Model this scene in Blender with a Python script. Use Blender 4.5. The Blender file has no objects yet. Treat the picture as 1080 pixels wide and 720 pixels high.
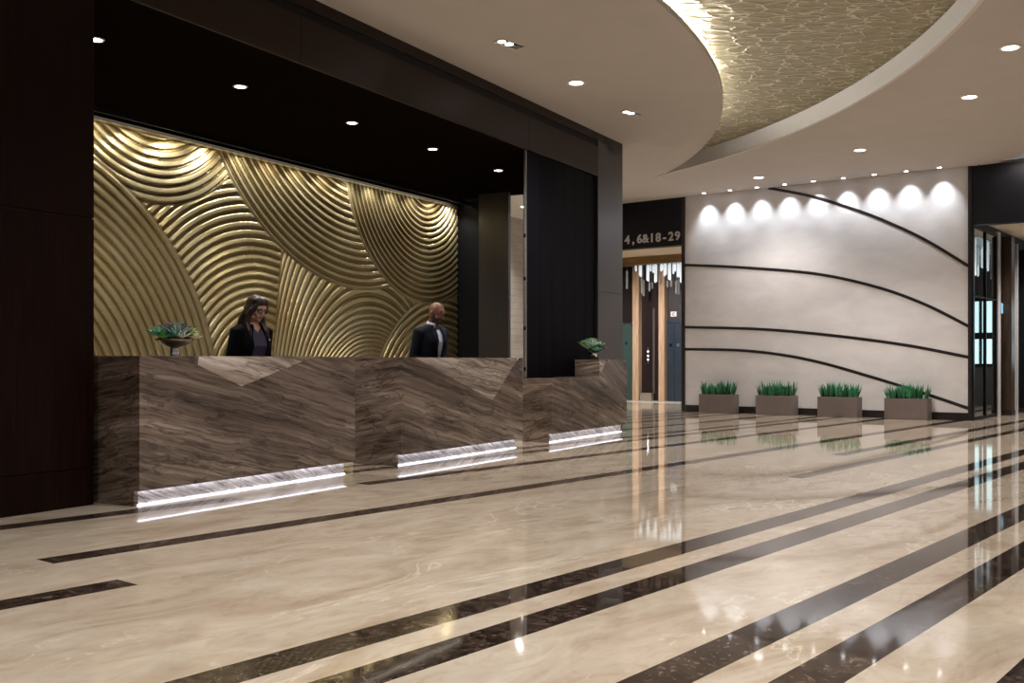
import bpy, bmesh, math, random
import numpy as np
from mathutils import Vector, Matrix, noise
from mathutils.geometry import tessellate_polygon
random.seed(7)
C = bpy.context.scene.collection
PI = math.pi
H_EYE, FOC = 1.09, 1090.0

# ------------------------------------------------------------------ frames
# reception frame: u runs along the desks, v towards the lobby (v = -6.15 is the desk fronts)
CA, SA = .48403, .87505
RA = math.atan2(SA, CA)
def PA(u, v, z=0): return Vector((u*CA + v*SA, u*SA - v*CA, z))
# stone-wall frame: s runs along the pale wall, q runs away from the lobby
P0 = Vector((3.707, 22.2, 0)); W = Vector((.7931, -.6091, 0)); M = Vector((.6091, .7931, 0))
RB = math.atan2(W.y, W.x)
def PB(s, q, z=0): return P0 + W*s + M*q + Vector((0, 0, z))

# ------------------------------------------------------------------ materials
def newmat(name):
    m = bpy.data.materials.new(name); m.use_nodes = True
    nt = m.node_tree; b = nt.nodes['Principled BSDF']
    return m, nt, b
def nd(nt, typ, **kw):
    n = nt.nodes.new(typ)
    for k, v in kw.items():
        if k.startswith('i_'): n.inputs[k[2:].replace('_', ' ')].default_value = v
        else: setattr(n, k, v)
    return n
def ramp(nt, fac, stops):
    r = nt.nodes.new('ShaderNodeValToRGB'); e = r.color_ramp.elements
    while len(e) < len(stops): e.new(.5)
    for k, (p, c) in zip(e, stops):
        k.position = p; k.color = (*c, 1)
    nt.links.new(fac, r.inputs[0]); return r.outputs[0]
def srgb(r, g, b):
    f = lambda c: ((c/255+.055)/1.055)**2.4 if c > 10 else c/255/12.92
    return (f(r), f(g), f(b))
def plain(name, col, rough=.5, metal=0., var=.08, scale=20, bump=0., coat=0., spec=.5):
    """colour with a faint noise variation"""
    m, nt, b = newmat(name); L = nt.links
    tc = nd(nt, 'ShaderNodeTexCoord'); nz = nd(nt, 'ShaderNodeTexNoise', i_Scale=scale, i_Detail=4.)
    L.new(tc.outputs['Object'], nz.inputs['Vector'])
    lo = tuple(c*(1-var) for c in col); hi = tuple(min(1, c*(1+var)) for c in col)
    L.new(ramp(nt, nz.outputs[0], [(.3, lo), (.7, hi)]), b.inputs['Base Color'])
    b.inputs['Roughness'].default_value = rough; b.inputs['Metallic'].default_value = metal
    b.inputs['Coat Weight'].default_value = coat; b.inputs['Specular IOR Level'].default_value = spec
    if bump:
        bp = nd(nt, 'ShaderNodeBump', i_Strength=bump, i_Distance=.01)
        L.new(nz.outputs[0], bp.inputs['Height']); L.new(bp.outputs[0], b.inputs['Normal'])
    return m
def emit(name, col, st):
    m, nt, b = newmat(name)
    b.inputs['Base Color'].default_value = (*col, 1)
    b.inputs['Emission Color'].default_value = (*col, 1); b.inputs['Emission Strength'].default_value = st
    return m
def grain(name, c0, c1, rough=.3, scale=(30, 30, 1.2), spec=.5, dist=1.5):
    m, nt, b = newmat(name); L = nt.links
    tc = nd(nt, 'ShaderNodeTexCoord'); mp = nd(nt, 'ShaderNodeMapping'); mp.inputs['Scale'].default_value = scale
    nz = nd(nt, 'ShaderNodeTexNoise', i_Scale=1., i_Detail=6., i_Distortion=dist)
    L.new(tc.outputs['Object'], mp.inputs[0]); L.new(mp.outputs[0], nz.inputs['Vector'])
    L.new(ramp(nt, nz.outputs[0], [(.3, c0), (.7, c1)]), b.inputs['Base Color'])
    b.inputs['Roughness'].default_value = rough; b.inputs['Specular IOR Level'].default_value = spec
    return m
def marble(name, stops, ry=-13, rx=10, sc=(.3, .6, 3.6), rough=.22, seed=0., warp=.34):
    m, nt, b = newmat(name); L = nt.links
    tc = nd(nt, 'ShaderNodeTexCoord')
    mp = nd(nt, 'ShaderNodeMapping'); mp.inputs['Rotation'].default_value = (math.radians(rx), math.radians(ry), 0); mp.inputs['Location'].default_value = (seed, seed*.7, seed*.3)
    L.new(tc.outputs['Object'], mp.inputs[0])
    wn = nd(nt, 'ShaderNodeTexNoise', i_Scale=1.6, i_Detail=3.)
    L.new(mp.outputs[0], wn.inputs['Vector'])
    ws = nd(nt, 'ShaderNodeVectorMath', operation='SCALE'); ws.inputs['Scale'].default_value = warp
    L.new(wn.outputs['Color'], ws.inputs[0])
    m2 = nd(nt, 'ShaderNodeMapping'); m2.inputs['Scale'].default_value = sc
    ad = nd(nt, 'ShaderNodeVectorMath', operation='ADD'); L.new(mp.outputs[0], m2.inputs[0])
    L.new(m2.outputs[0], ad.inputs[0]); L.new(ws.outputs[0], ad.inputs[1])
    n1 = nd(nt, 'ShaderNodeTexNoise', i_Scale=1.5, i_Detail=9., i_Roughness=.66, i_Distortion=.5)
    L.new(ad.outputs[0], n1.inputs['Vector'])
    base = ramp(nt, n1.outputs[0], stops)
    n2 = nd(nt, 'ShaderNodeTexNoise', i_Scale=2.2, i_Detail=5., i_Roughness=.6, i_Distortion=.9)
    L.new(ad.outputs[0], n2.inputs['Vector'])
    vein = ramp(nt, n2.outputs[0], [(.0, (1, 1, 1)), (.468, (1, 1, 1)), (.49, (.34, .31, .3)), (.505, (.5, .47, .45)), (.53, (1, 1, 1))])
    mx = nd(nt, 'ShaderNodeMix', data_type='RGBA', blend_type='MULTIPLY'); mx.inputs[0].default_value = .8
    L.new(base, mx.inputs[6]); L.new(vein, mx.inputs[7])
    m3 = nd(nt, 'ShaderNodeMapping'); m3.inputs['Scale'].default_value = (1.4, 1.6, 4.2); L.new(ad.outputs[0], m3.inputs[0])
    n3 = nd(nt, 'ShaderNodeTexNoise', i_Scale=2.1, i_Detail=6., i_Roughness=.6, i_Distortion=.25); L.new(m3.outputs[0], n3.inputs['Vector'])
    fine = ramp(nt, n3.outputs[0], [(.33, (.3, .27, .25)), (.45, (.86, .83, .8)), (.58, (1.1, 1.1, 1.1)), (.69, (1.75, 1.72, 1.7))])
    mx2 = nd(nt, 'ShaderNodeMix', data_type='RGBA', blend_type='MULTIPLY'); mx2.inputs[0].default_value = .9
    L.new(mx.outputs[2], mx2.inputs[6]); L.new(fine, mx2.inputs[7])
    L.new(mx2.outputs[2], b.inputs['Base Color'])
    b.inputs['Roughness'].default_value = rough
    return m

BROWN = [(.28, (.05, .036, .030)), (.43, (.145, .108, .088)), (.55, (.235, .182, .152)), (.65, (.35, .285, .243)), (.74, (.6, .54, .5))]
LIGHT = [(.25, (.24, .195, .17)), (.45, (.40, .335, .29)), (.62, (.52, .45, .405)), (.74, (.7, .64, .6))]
GREY = [(.25, (.06, .048, .042)), (.5, (.15, .12, .105)), (.7, (.24, .2, .18))]
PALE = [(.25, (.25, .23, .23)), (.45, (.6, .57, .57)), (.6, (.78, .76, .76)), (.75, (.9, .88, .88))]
M_MARB = marble('brown_marble', BROWN)
M_MARB2 = marble('brown_marble_second', BROWN, ry=-13, seed=5.3)
M_MARB3 = marble('brown_marble_third', BROWN, ry=-15, seed=11.1)
M_FACET = marble('lit_facet_marble', LIGHT, ry=-9, seed=2.2)  # marble lightened to carry some of the light a tilted facet catches
M_GREYM = marble('grey_brown_marble', GREY, ry=-24, seed=8.2, warp=.3)
M_PLINTH = marble('led_washed_plinth', PALE, ry=-24, seed=3.1, sc=(1., 1., 7.))  # plinth marble paled so part of the LED wash is in its colour
M_WALNUT = grain('dark_walnut', (.004, .0012, .0009), (.013, .0038, .0022), rough=.4, spec=.1)
M_WALNUTH = grain('dark_walnut_horizontal', (.010, .0045, .003), (.022, .010, .0065), rough=.36, scale=(1.2, 30, 30), spec=.25)
M_SOFFIT = grain('dark_brown_soffit', (.006, .004, .003), (.010, .0065, .0045), rough=.75, scale=(1.2, 30, 30), spec=.0)
M_SHEENWOOD = grain('grey_sheen_veneer', (.02, .017, .018), (.032, .027, .028), rough=.3, spec=.6)  # dark timber greyed to hold the lobby's reflection in its colour
M_BLACK = plain('matt_black', (.004, .004, .005), rough=.5, spec=.2)
M_BLACKPANEL = grain('black_panel', (.004, .0035, .006), (.007, .006, .010), rough=.5, scale=(12, 12, .3), spec=.03)
M_METAL = plain('brushed_steel', (.55, .55, .56), rough=.3, metal=1.)
M_CHROME = plain('chrome', (.85, .85, .87), rough=.08, metal=1., var=.02)
M_CEIL = plain('ceiling_paint', srgb(200, 193, 188), rough=.9, var=.02, scale=2, spec=.2)
M_WHITE = plain('white_paint', srgb(225, 220, 214), rough=.8, var=.02, spec=.2)
M_CREAM = plain('cream_soffit', srgb(244, 230, 206), rough=.8, var=.03, spec=.2)
M_DARKTRIM = plain('dark_bronze', (.016, .011, .012), rough=.35)
M_HEADER = plain('blue_black_laminate', (.009, .009, .013), rough=.45, var=.05, spec=.2)
M_LAMP = emit('lamp_lens', (1., .95, .88), 9.)
M_SPOT = emit('spot_lens', (.92, .96, 1.), 14.)
M_LED = emit('led_strip', (.86, .88, 1.), 3.3)
M_FLOORGLOW = emit('floor_glow', (.88, .9, 1.), 2.2)  # for a glowing strip added as the bright line on the floor

def floor_mat():
    m, nt, b = newmat('cream_marble_floor'); L = nt.links
    tc = nd(nt, 'ShaderNodeTexCoord')
    # coordinates along (t) and across (s) the stripes
    def dot(vx, vy):
        n = nd(nt, 'ShaderNodeVectorMath', operation='DOT_PRODUCT'); n.inputs[1].default_value = (vx, vy, 0)
        L.new(tc.outputs['Object'], n.inputs[0]); return n.outputs['Value']
    s, t = dot(.777, -.63), dot(.63, .777)
    def mth(op, a, bb):
        n = nd(nt, 'ShaderNodeMath', operation=op)
        for k, x in enumerate((a, bb)):
            if isinstance(x, (int, float)): n.inputs[k].default_value = x
            else: L.new(x, n.inputs[k])
        return n.outputs[0]
    ST = [(-3.12, -2.92, -9, 40), (-2.74, -2.54, -9, 40), (-1.93, -1.73, -9, 40), (-1.53, -1.33, -9, 40), (-.93, -.73, -9, 40), (-.53, -.33, -9, 40),
          (.3, .5, -9, 40), (.7, .9, -9, 40), (1.5, 1.7, -9, 40), (1.9, 2.1, -9, 40), (2.9, 3.1, -9, 40), (3.3, 3.5, -9, 40),
          (-4.1, -3.93, 9.1, 40), (-4.68, -4.5, 11.6, 40), (-4.77, -4.58, -9, 2.76), (-5.6, -5.41, 2.76, 40), (-6.94, -6.74, -9, 5.), (-6.86, -6.68, 6.25, 40),
          (-7.68, -7.52, 6.0, 40), (-8.06, -7.92, 6., 40), (-8.95, -8.8, 8, 40), (-9.85, -9.7, 8, 40), (-10.4, -10.27, 8, 40), (-10.95, -10.8, 8, 40)]
    acc = None
    for s0, s1, t0, t1 in ST:
        a = mth('LESS_THAN', mth('ABSOLUTE', mth('SUBTRACT', s, (s0+s1)/2), 0), (s1-s0)/2)
        if t0 > -9 or t1 < 40:
            a = mth('MULTIPLY', a, mth('LESS_THAN', mth('ABSOLUTE', mth('SUBTRACT', t, (t0+t1)/2), 0), (t1-t0)/2))
        acc = a if acc is None else mth('MAXIMUM', acc, a)
    # cream stone: slabs with a little tone change, clouds and pale veins
    cmb = nd(nt, 'ShaderNodeCombineXYZ'); L.new(t, cmb.inputs[0]); L.new(s, cmb.inputs[1])
    sc = nd(nt, 'ShaderNodeMapping'); sc.inputs['Scale'].default_value = (.8, 1.7, 1); L.new(cmb.outputs[0], sc.inputs[0])
    cl = nd(nt, 'ShaderNodeTexNoise', i_Scale=1.5, i_Detail=7., i_Roughness=.62, i_Distortion=1.3); L.new(sc.outputs[0], cl.inputs['Vector'])
    cream = ramp(nt, cl.outputs[0], [(.3, srgb(170, 151, 130)), (.5, srgb(192, 177, 158)), (.7, srgb(205, 193, 176))])
    vn = nd(nt, 'ShaderNodeTexNoise', i_Scale=.62, i_Detail=6., i_Roughness=.55, i_Distortion=1.6); L.new(sc.outputs[0], vn.inputs['Vector'])
    vm = ramp(nt, vn.outputs[0], [(.49, (0, 0, 0)), (.4985, (.5, .5, .5)), (.501, (.5, .5, .5)), (.508, (0, 0, 0))])
    vf = nd(nt, 'ShaderNodeTexNoise', i_Scale=1.1, i_Detail=2.); L.new(sc.outputs[0], vf.inputs['Vector'])
    vmask = ramp(nt, vf.outputs[0], [(.45, (0, 0, 0)), (.6, (1, 1, 1))])
    vmm = nd(nt, 'ShaderNodeMix', data_type='RGBA', blend_type='MULTIPLY'); vmm.inputs[0].default_value = 1
    L.new(vm, vmm.inputs[6]); L.new(vmask, vmm.inputs[7])
    c2 = nd(nt, 'ShaderNodeMix', data_type='RGBA'); L.new(vmm.outputs[2], c2.inputs[0]); L.new(cream, c2.inputs[6]); c2.inputs[7].default_value = (*srgb(238, 228, 210), 1)
    fn = nd(nt, 'ShaderNodeTexNoise', i_Scale=4.2, i_Detail=8., i_Roughness=.7, i_Distortion=2.); L.new(sc.outputs[0], fn.inputs['Vector'])
    fm = ramp(nt, fn.outputs[0], [(.35, (.86, .82, .78)), (.5, (1, 1, 1)), (1, (1, 1, 1))])
    c3 = nd(nt, 'ShaderNodeMix', data_type='RGBA', blend_type='MULTIPLY'); c3.inputs[0].default_value = .8
    L.new(c2.outputs[2], c3.inputs[6]); L.new(fm, c3.inputs[7])
    # dark emperador stripes
    dk = nd(nt, 'ShaderNodeTexNoise', i_Scale=7., i_Detail=9., i_Roughness=.74, i_Distortion=1.6); L.new(cmb.outputs[0], dk.inputs['Vector'])
    dark = ramp(nt, dk.outputs[0], [(.35, (.012, .007, .005)), (.52, (.045, .029, .021)), (.63, (.10, .068, .05)), (.7, (.34, .28, .23))])
    sp = nd(nt, 'ShaderNodeTexNoise', i_Scale=26., i_Detail=5., i_Roughness=.7, i_Distortion=1.5); L.new(cmb.outputs[0], sp.inputs['Vector'])
    spm = ramp(nt, sp.outputs[0], [(.555, (0, 0, 0)), (.63, (.4, .4, .4))])
    dsp = nd(nt, 'ShaderNodeMix', data_type='RGBA'); L.new(spm, dsp.inputs[0]); L.new(dark, dsp.inputs[6]); dsp.inputs[7].default_value = (.36, .29, .235, 1); dark = dsp.outputs[2]
    ct = nd(nt, 'ShaderNodeTexBrick'); ct.offset = 0.; L.new(cmb.outputs[0], ct.inputs['Vector'])
    ct.inputs['Scale'].default_value = 1.; ct.inputs['Brick Width'].default_value = .62; ct.inputs['Row Height'].default_value = 50.; ct.inputs['Mortar Size'].default_value = .0025
    ct.inputs['Color1'].default_value = (1, 1, 1, 1); ct.inputs['Color2'].default_value = (.62, .62, .62, 1); ct.inputs['Mortar'].default_value = (1.9, 1.8, 1.7, 1)
    d2 = nd(nt, 'ShaderNodeMix', data_type='RGBA', blend_type='MULTIPLY'); d2.inputs[0].default_value = .8; L.new(dark, d2.inputs[6]); L.new(ct.outputs[0], d2.inputs[7])
    mx = nd(nt, 'ShaderNodeMix', data_type='RGBA'); L.new(acc, mx.inputs[0]); L.new(c3.outputs[2], mx.inputs[6]); L.new(d2.outputs[2], mx.inputs[7])
    L.new(mx.outputs[2], b.inputs['Base Color'])
    b.inputs['Roughness'].default_value = .045; b.inputs['IOR'].default_value = 1.5
    return m
M_FLOOR = floor_mat()

def stone_mat(name, c0, c1, brick=None):
    m, nt, b = newmat(name); L = nt.links
    tc = nd(nt, 'ShaderNodeTexCoord'); mp = nd(nt, 'ShaderNodeMapping'); mp.inputs['Scale'].default_value = (1., 1., 2.2)
    L.new(tc.outputs['Object'], mp.inputs[0])
    n1 = nd(nt, 'ShaderNodeTexNoise', i_Scale=1.3, i_Detail=7., i_Roughness=.6, i_Distortion=.6); L.new(mp.outputs[0], n1.inputs['Vector'])
    col = ramp(nt, n1.outputs[0], [(.3, c0), (.7, c1)])
    if brick:
        sx = nd(nt, 'ShaderNodeSeparateXYZ'); L.new(tc.outputs['Object'], sx.inputs[0])
        cb = nd(nt, 'ShaderNodeCombineXYZ'); L.new(sx.outputs[0], cb.inputs[0]); L.new(sx.outputs[2], cb.inputs[1])
        br = nd(nt, 'ShaderNodeTexBrick'); L.new(cb.outputs[0], br.inputs['Vector'])
        br.inputs['Scale'].default_value = 1; br.inputs['Brick Width'].default_value = brick[0]; br.inputs['Row Height'].default_value = brick[1]; br.inputs['Mortar Size'].default_value = .006
        br.inputs['Color1'].default_value = (1, 1, 1, 1); br.inputs['Color2'].default_value = (.93, .93, .93, 1); br.inputs['Mortar'].default_value = (.7, .69, .67, 1)
        mx = nd(nt, 'ShaderNodeMix', data_type='RGBA', blend_type='MULTIPLY'); mx.inputs[0].default_value = 1
        L.new(col, mx.inputs[6]); L.new(br.outputs[0], mx.inputs[7]); col = mx.outputs[2]
    L.new(col, b.inputs['Base Color']); b.inputs['Roughness'].default_value = .55; b.inputs['Specular IOR Level'].default_value = .3
    return m
M_STONE = stone_mat('pale_limestone', srgb(206, 201, 201), srgb(222, 217, 216))
M_TILE = stone_mat('pale_split_tile', srgb(190, 186, 180), srgb(215, 211, 205), brick=(.6, .15))

def gold_mat(name, stops, rough):
    m, nt, b = newmat(name); L = nt.links
    tc = nd(nt, 'ShaderNodeTexCoord'); n1 = nd(nt, 'ShaderNodeTexNoise', i_Scale=1.1, i_Detail=5., i_Distortion=.6)
    L.new(tc.outputs['Object'], n1.inputs['Vector'])
    L.new(ramp(nt, n1.outputs[0], stops), b.inputs['Base Color'])
    b.inputs['Metallic'].default_value = .8; b.inputs['Roughness'].default_value = rough
    return m
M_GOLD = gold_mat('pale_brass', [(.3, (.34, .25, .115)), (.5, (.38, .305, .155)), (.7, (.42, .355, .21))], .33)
M_RECESS = gold_mat('darker_brass', [(.3, (.22, .14, .05)), (.5, (.26, .195, .08)), (.7, (.29, .235, .115))], .34)  # darker brass tone for the faces between the raised strips
M_GOLDDARK = plain('brass_slot', (.5, .42, .22), rough=.3, metal=.9)

def dome_mat():
    m, nt, b = newmat('hammered_gold_leaf'); L = nt.links
    tc = nd(nt, 'ShaderNodeTexCoord'); mp = nd(nt, 'ShaderNodeMapping'); mp.inputs['Scale'].default_value = (2.9, 5.4, 1); mp.inputs['Rotation'].default_value = (0, 0, .12)
    L.new(tc.outputs['Object'], mp.inputs[0])
    wn = nd(nt, 'ShaderNodeTexNoise', i_Scale=1.4, i_Detail=2.); L.new(mp.outputs[0], wn.inputs['Vector'])
    ad = nd(nt, 'ShaderNodeMix', data_type='RGBA', blend_type='ADD'); ad.inputs[0].default_value = .8
    L.new(mp.outputs[0], ad.inputs[6]); L.new(wn.outputs['Color'], ad.inputs[7])
    vo = nd(nt, 'ShaderNodeTexVoronoi', feature='DISTANCE_TO_EDGE', i_Scale=1.15); L.new(ad.outputs[2], vo.inputs['Vector'])
    vc = nd(nt, 'ShaderNodeTexVoronoi', feature='F1', i_Scale=1.15); L.new(ad.outputs[2], vc.inputs['Vector'])
    fold = ramp(nt, vo.outputs['Distance'], [(0., (1, 1, 1)), (.1, (.35, .35, .35)), (.35, (0, 0, 0))])
    nf = nd(nt, 'ShaderNodeTexNoise', i_Scale=2.5, i_Detail=5.); L.new(mp.outputs[0], nf.inputs['Vector'])
    hh = nd(nt, 'ShaderNodeMix', data_type='RGBA', blend_type='ADD'); hh.inputs[0].default_value = .35
    L.new(fold, hh.inputs[6]); L.new(nf.outputs[0], hh.inputs[7])
    bp = nd(nt, 'ShaderNodeBump', i_Strength=.8, i_Distance=.03); L.new(hh.outputs[2], bp.inputs['Height']); L.new(bp.outputs[0], b.inputs['Normal'])
    base = ramp(nt, nf.outputs[0], [(.3, (.26, .22, .12)), (.7, (.38, .33, .19))])
    rd = ramp(nt, vo.outputs['Distance'], [(0., (.8, .76, .6)), (.03, (.55, .5, .36)), (.09, (0, 0, 0))])  # ridges lightened in the colour too, as if catching the cove light
    lm = nd(nt, 'ShaderNodeMix', data_type='RGBA', blend_type='LIGHTEN'); lm.inputs[0].default_value = 1
    L.new(base, lm.inputs[6]); L.new(rd, lm.inputs[7]); L.new(lm.outputs[2], b.inputs['Base Color'])
    b.inputs['Metallic'].default_value = .55; b.inputs['Roughness'].default_value = .38
    return m
M_DOME = dome_mat()

# ------------------------------------------------------------------ mesh helpers
def bx(bm, x0, x1, y0, y1, z0, z1):
    vs = [bm.verts.new(p) for p in ((x0,y0,z0),(x1,y0,z0),(x1,y1,z0),(x0,y1,z0),(x0,y0,z1),(x1,y0,z1),(x1,y1,z1),(x0,y1,z1))]
    for f in ((0,3,2,1),(4,5,6,7),(0,1,5,4),(1,2,6,5),(2,3,7,6),(3,0,4,7)): bm.faces.new([vs[i] for i in f])
def prism(bm, pts, depth, axis='y', off=0.):
    """pts (a,b) polygon extruded; axis y: a->x b->z ; axis z: a->x b->y"""
    def co(a, b, d): return (a, d, b) if axis == 'y' else (a, b, d)
    f = [bm.verts.new(co(a, b, off)) for a, b in pts]; g = [bm.verts.new(co(a, b, off+depth)) for a, b in pts]
    n = len(pts)
    bm.faces.new(f); bm.faces.new(g[::-1])
    for i in range(n): bm.faces.new([f[i], g[i], g[(i+1) % n], f[(i+1) % n]])
def lathe(bm, prof, n=24, c=(0, 0, 0)):
    rings = []
    for r, z in prof:
        rings.append([bm.verts.new((c[0]+r*math.cos(2*PI*i/n), c[1]+r*math.sin(2*PI*i/n), c[2]+z)) for i in range(n)])
    for a, b in zip(rings, rings[1:]):
        for i in range(n): bm.faces.new([a[i], a[(i+1) % n], b[(i+1) % n], b[i]])
    bm.faces.new(rings[0][::-1]); bm.faces.new(rings[-1])
def tube(bm, pts, rad, n=10, flat=1.):
    pts = [Vector(p) for p in pts]; rings = []
    if not isinstance(rad, (list, tuple)): rad = [rad]*len(pts)
    up = None
    for i, p in enumerate(pts):
        d = (pts[min(i+1, len(pts)-1)] - pts[max(i-1, 0)]).normalized()
        if up is None: up = Vector((0, 0, 1)) if abs(d.z) < .9 else Vector((0, 1, 0))
        x = d.cross(up).normalized(); y = x.cross(d).normalized(); up = y
        rings.append([bm.verts.new(p + x*math.cos(2*PI*k/n)*rad[i] + y*math.sin(2*PI*k/n)*rad[i]*flat) for k in range(n)])
    for a, b in zip(rings, rings[1:]):
        for k in range(n): bm.faces.new([a[k], a[(k+1) % n], b[(k+1) % n], b[k]])
    bm.faces.new(rings[0][::-1]); bm.faces.new(rings[-1])
def ell(bm, c, r, seg=20, rot=None):
    m = Matrix.Translation(c) @ (rot.to_4x4() if rot else Matrix()) @ Matrix.Diagonal((*r, 1))
    bmesh.ops.create_uvsphere(bm, u_segments=seg, v_segments=seg//2+2, radius=1, matrix=m)
def obj(name, bm, mat, parent=None, loc=(0, 0, 0), rot=0., smooth=False, bevel=0., **tags):
    bmesh.ops.recalc_face_normals(bm, faces=bm.faces)
    me = bpy.data.meshes.new(name); bm.to_mesh(me); bm.free()
    return link(name, me, mat, parent, loc, rot, smooth, bevel, **tags)
def link(name, me, mat, parent=None, loc=(0, 0, 0), rot=0., smooth=False, bevel=0., **tags):
    o = bpy.data.objects.new(name, me); C.objects.link(o)
    if mat: me.materials.append(mat)
    o.location = loc; o.rotation_euler = (0, 0, rot)
    if parent: o.parent = parent
    if smooth:
        for p in me.polygons: p.use_smooth = True
    if bevel:
        b = o.modifiers.new('edge', 'BEVEL'); b.width = bevel; b.segments = 2; b.limit_method = 'ANGLE'
    for k, v in tags.items(): o[k] = v
    return o
def tag(o, label, cat, group=None):
    o['label'] = label; o['category'] = cat
    if group: o['group'] = group
    return o
def thing(name, label, cat, loc, rot=0., group=None):
    o = bpy.data.objects.new(name, None); C.objects.link(o); o.empty_display_size = .1
    o.location = loc; o.rotation_euler = (0, 0, rot)
    return tag(o, label, cat, group)
def remesh(name, bm, voxel, smooth_it=4, cut=None, solid=0.):
    """fuse overlapping closed shells into one continuous surface"""
    me = bpy.data.meshes.new(name); bm.to_mesh(me); bm.free()
    o = bpy.data.objects.new('tmp', me); C.objects.link(o)
    r = o.modifiers.new('r', 'REMESH'); r.mode = 'VOXEL'; r.voxel_size = voxel
    s = o.modifiers.new('s', 'SMOOTH'); s.iterations = smooth_it; s.factor = .5
    dg = bpy.context.evaluated_depsgraph_get(); dg.update()
    out = bpy.data.meshes.new_from_object(o.evaluated_get(dg))
    bpy.data.objects.remove(o); bpy.data.meshes.remove(me)
    if cut:
        b = bmesh.new(); b.from_mesh(out)
        bmesh.ops.delete(b, geom=[f for f in b.faces if cut(f.calc_center_median(), f.normal)], context='FACES')
        if solid: bmesh.ops.solidify(b, geom=b.faces[:], thickness=solid)
        b.to_mesh(out); b.free()
    out.name = name
    return out
def copy_tree(o, parent=None):
    c = o.copy(); C.objects.link(c)
    if parent: c.parent = parent
    for ch in o.children: copy_tree(ch, c)
    return c
def sbox(name, fr, a0, a1, b0, b1, z0, z1, mat, bevel=0., parent=None, **tags):
    """a box of the building in one of the two frames; its origin sits on its own base"""
    bm = bmesh.new()
    if fr == 'A':   # a=u, b=v  (local y = -v)
        bx(bm, 0, a1-a0, 0, b1-b0, 0, z1-z0); loc, r = PA(a0, b1, z0), RA
    else:
        bx(bm, 0, a1-a0, 0, b1-b0, 0, z1-z0); loc, r = PB(a0, b0, z0), RB
    return obj(name, bm, mat, parent, loc, r, bevel=bevel, **tags)
ST = dict(kind='structure')

# ------------------------------------------------------------------ floor, ceiling
bm = bmesh.new(); bx(bm, -16, 20, -7, 36, -.1, 0); obj('floor', bm, M_FLOOR, **ST)

def arc_pts(c, r, y0, y1, n):
    return [(c[0] + math.sqrt(r*r - (y-c[1])**2), y) for y in (y0 + (y1-y0)*i/n for i in range(n+1))]
LC, LR = (-10.578, 16.763), 13.72
RC_, RR = (-9.07, 12.469), 13.83
# tip where the two arcs meet
tip_y = 19.85
tl = LC[0] + math.sqrt(LR**2-(tip_y-LC[1])**2)
left_arc = arc_pts(LC, LR, 5., tip_y, 60)
right_arc = arc_pts(RC_, RR, 5., tip_y, 60); right_arc[-1] = left_arc[-1]
hole = left_arc + right_arc[-2::-1]
def pw(s, q): v = PB(s, q); return (v.x, v.y)
cv = [(8.42, 18.62), (8.56, 18.2), (8.74, 17.6), (9.1, 16.9), (9.7, 16.3), (10.5, 15.9), (11.5, 15.7)]
hole2 = cv + [pw(9.4, -.06), pw(5.9, -.06)]
def tess(loops, z, name, mat, flip=False, **tags):
    L3 = [[Vector((x, y, 0)) for x, y in lp] for lp in loops]
    tris = tessellate_polygon(L3); flat = [p for lp in L3 for p in lp]
    me = bpy.data.meshes.new(name); me.from_pydata([(p.x, p.y, 0) for p in flat], [], [t for t in tris]); me.update()
    b = bmesh.new(); b.from_mesh(me); bmesh.ops.recalc_face_normals(b, faces=b.faces)
    if sum(f.normal.z for f in b.faces) > 0:
        bmesh.ops.reverse_faces(b, faces=b.faces)
    b.to_mesh(me); b.free()
    return link(name, me, mat, None, (0, 0, z), **tags)
CEIL = 4.6
tess([[(-16, -7), (20, -7), (20, 36), (-16, 36)], hole, hole2], CEIL, 'ceiling', M_CEIL, **ST)
def band(name, pts, z0, z1, mat, thick=.03, **tags):
    """vertical strip following a curve in plan"""
    bm = bmesh.new(); n = len(pts); rows = []
    for i, p in enumerate(pts):
        a = Vector(pts[max(i-1, 0)]); c = Vector(pts[min(i+1, n-1)]); d = (c-a).normalized(); nn = Vector((d.y, -d.x))*thick
        q = Vector(p) + nn
        rows.append([bm.verts.new((p[0], p[1], z0)), bm.verts.new((p[0], p[1], z1)), bm.verts.new((q.x, q.y, z1)), bm.verts.new((q.x, q.y, z0))])
    for r, t in zip(rows, rows[1:]):
        for k in range(4): bm.faces.new([r[k], r[(k+1) % 4], t[(k+1) % 4], t[k]])
    bm.faces.new(rows[0]); bm.faces.new(rows[-1][::-1])
    return obj(name, bm, mat, **tags)
band('trim_1', right_arc, CEIL-.002, 4.86, M_WHITE, .05, **ST)
band('trim_2', left_arc, CEIL-.002, 4.66, M_CEIL, -.05, **ST)
band('trim_3', cv, CEIL-.002, 4.8, M_WHITE, -.05, **ST)
cx0 = [(x-.75, y) for x, y in left_arc]
band('cove_back', cx0, 4.655, 4.95, M_WHITE, -.04, **ST)
dome_poly = [(x-.8, y) for x, y in left_arc[:-4]] + [(3.0, 20.1)] + [(x+.06, y) for x, y in right_arc[::-1]]
tess([dome_poly], 4.86, 'ceiling_dome', M_DOME, **ST)
tess([[(7.9, 18.4), (8.4, 16.9), (9.3, 15.7), (11.9, 15.2), (12, 16.2), (8.2, 19)]], 4.8, 'ceiling_recess', M_WHITE, **ST)
# light strip lying in the cove on the lip of the left ceiling
bm = bmesh.new(); pts = [(x-.22, y) for x, y in left_arc if 6. < y < 16.5]
tube(bm, [(x, y, 4.675) for x, y in pts], .012, 6)
tag(obj('cove_light_strip', bm, emit('cove_led', (1., .97, .9), 90.)), 'glowing light strip hidden in the cove over the curved ceiling edge', 'light strip')

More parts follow.
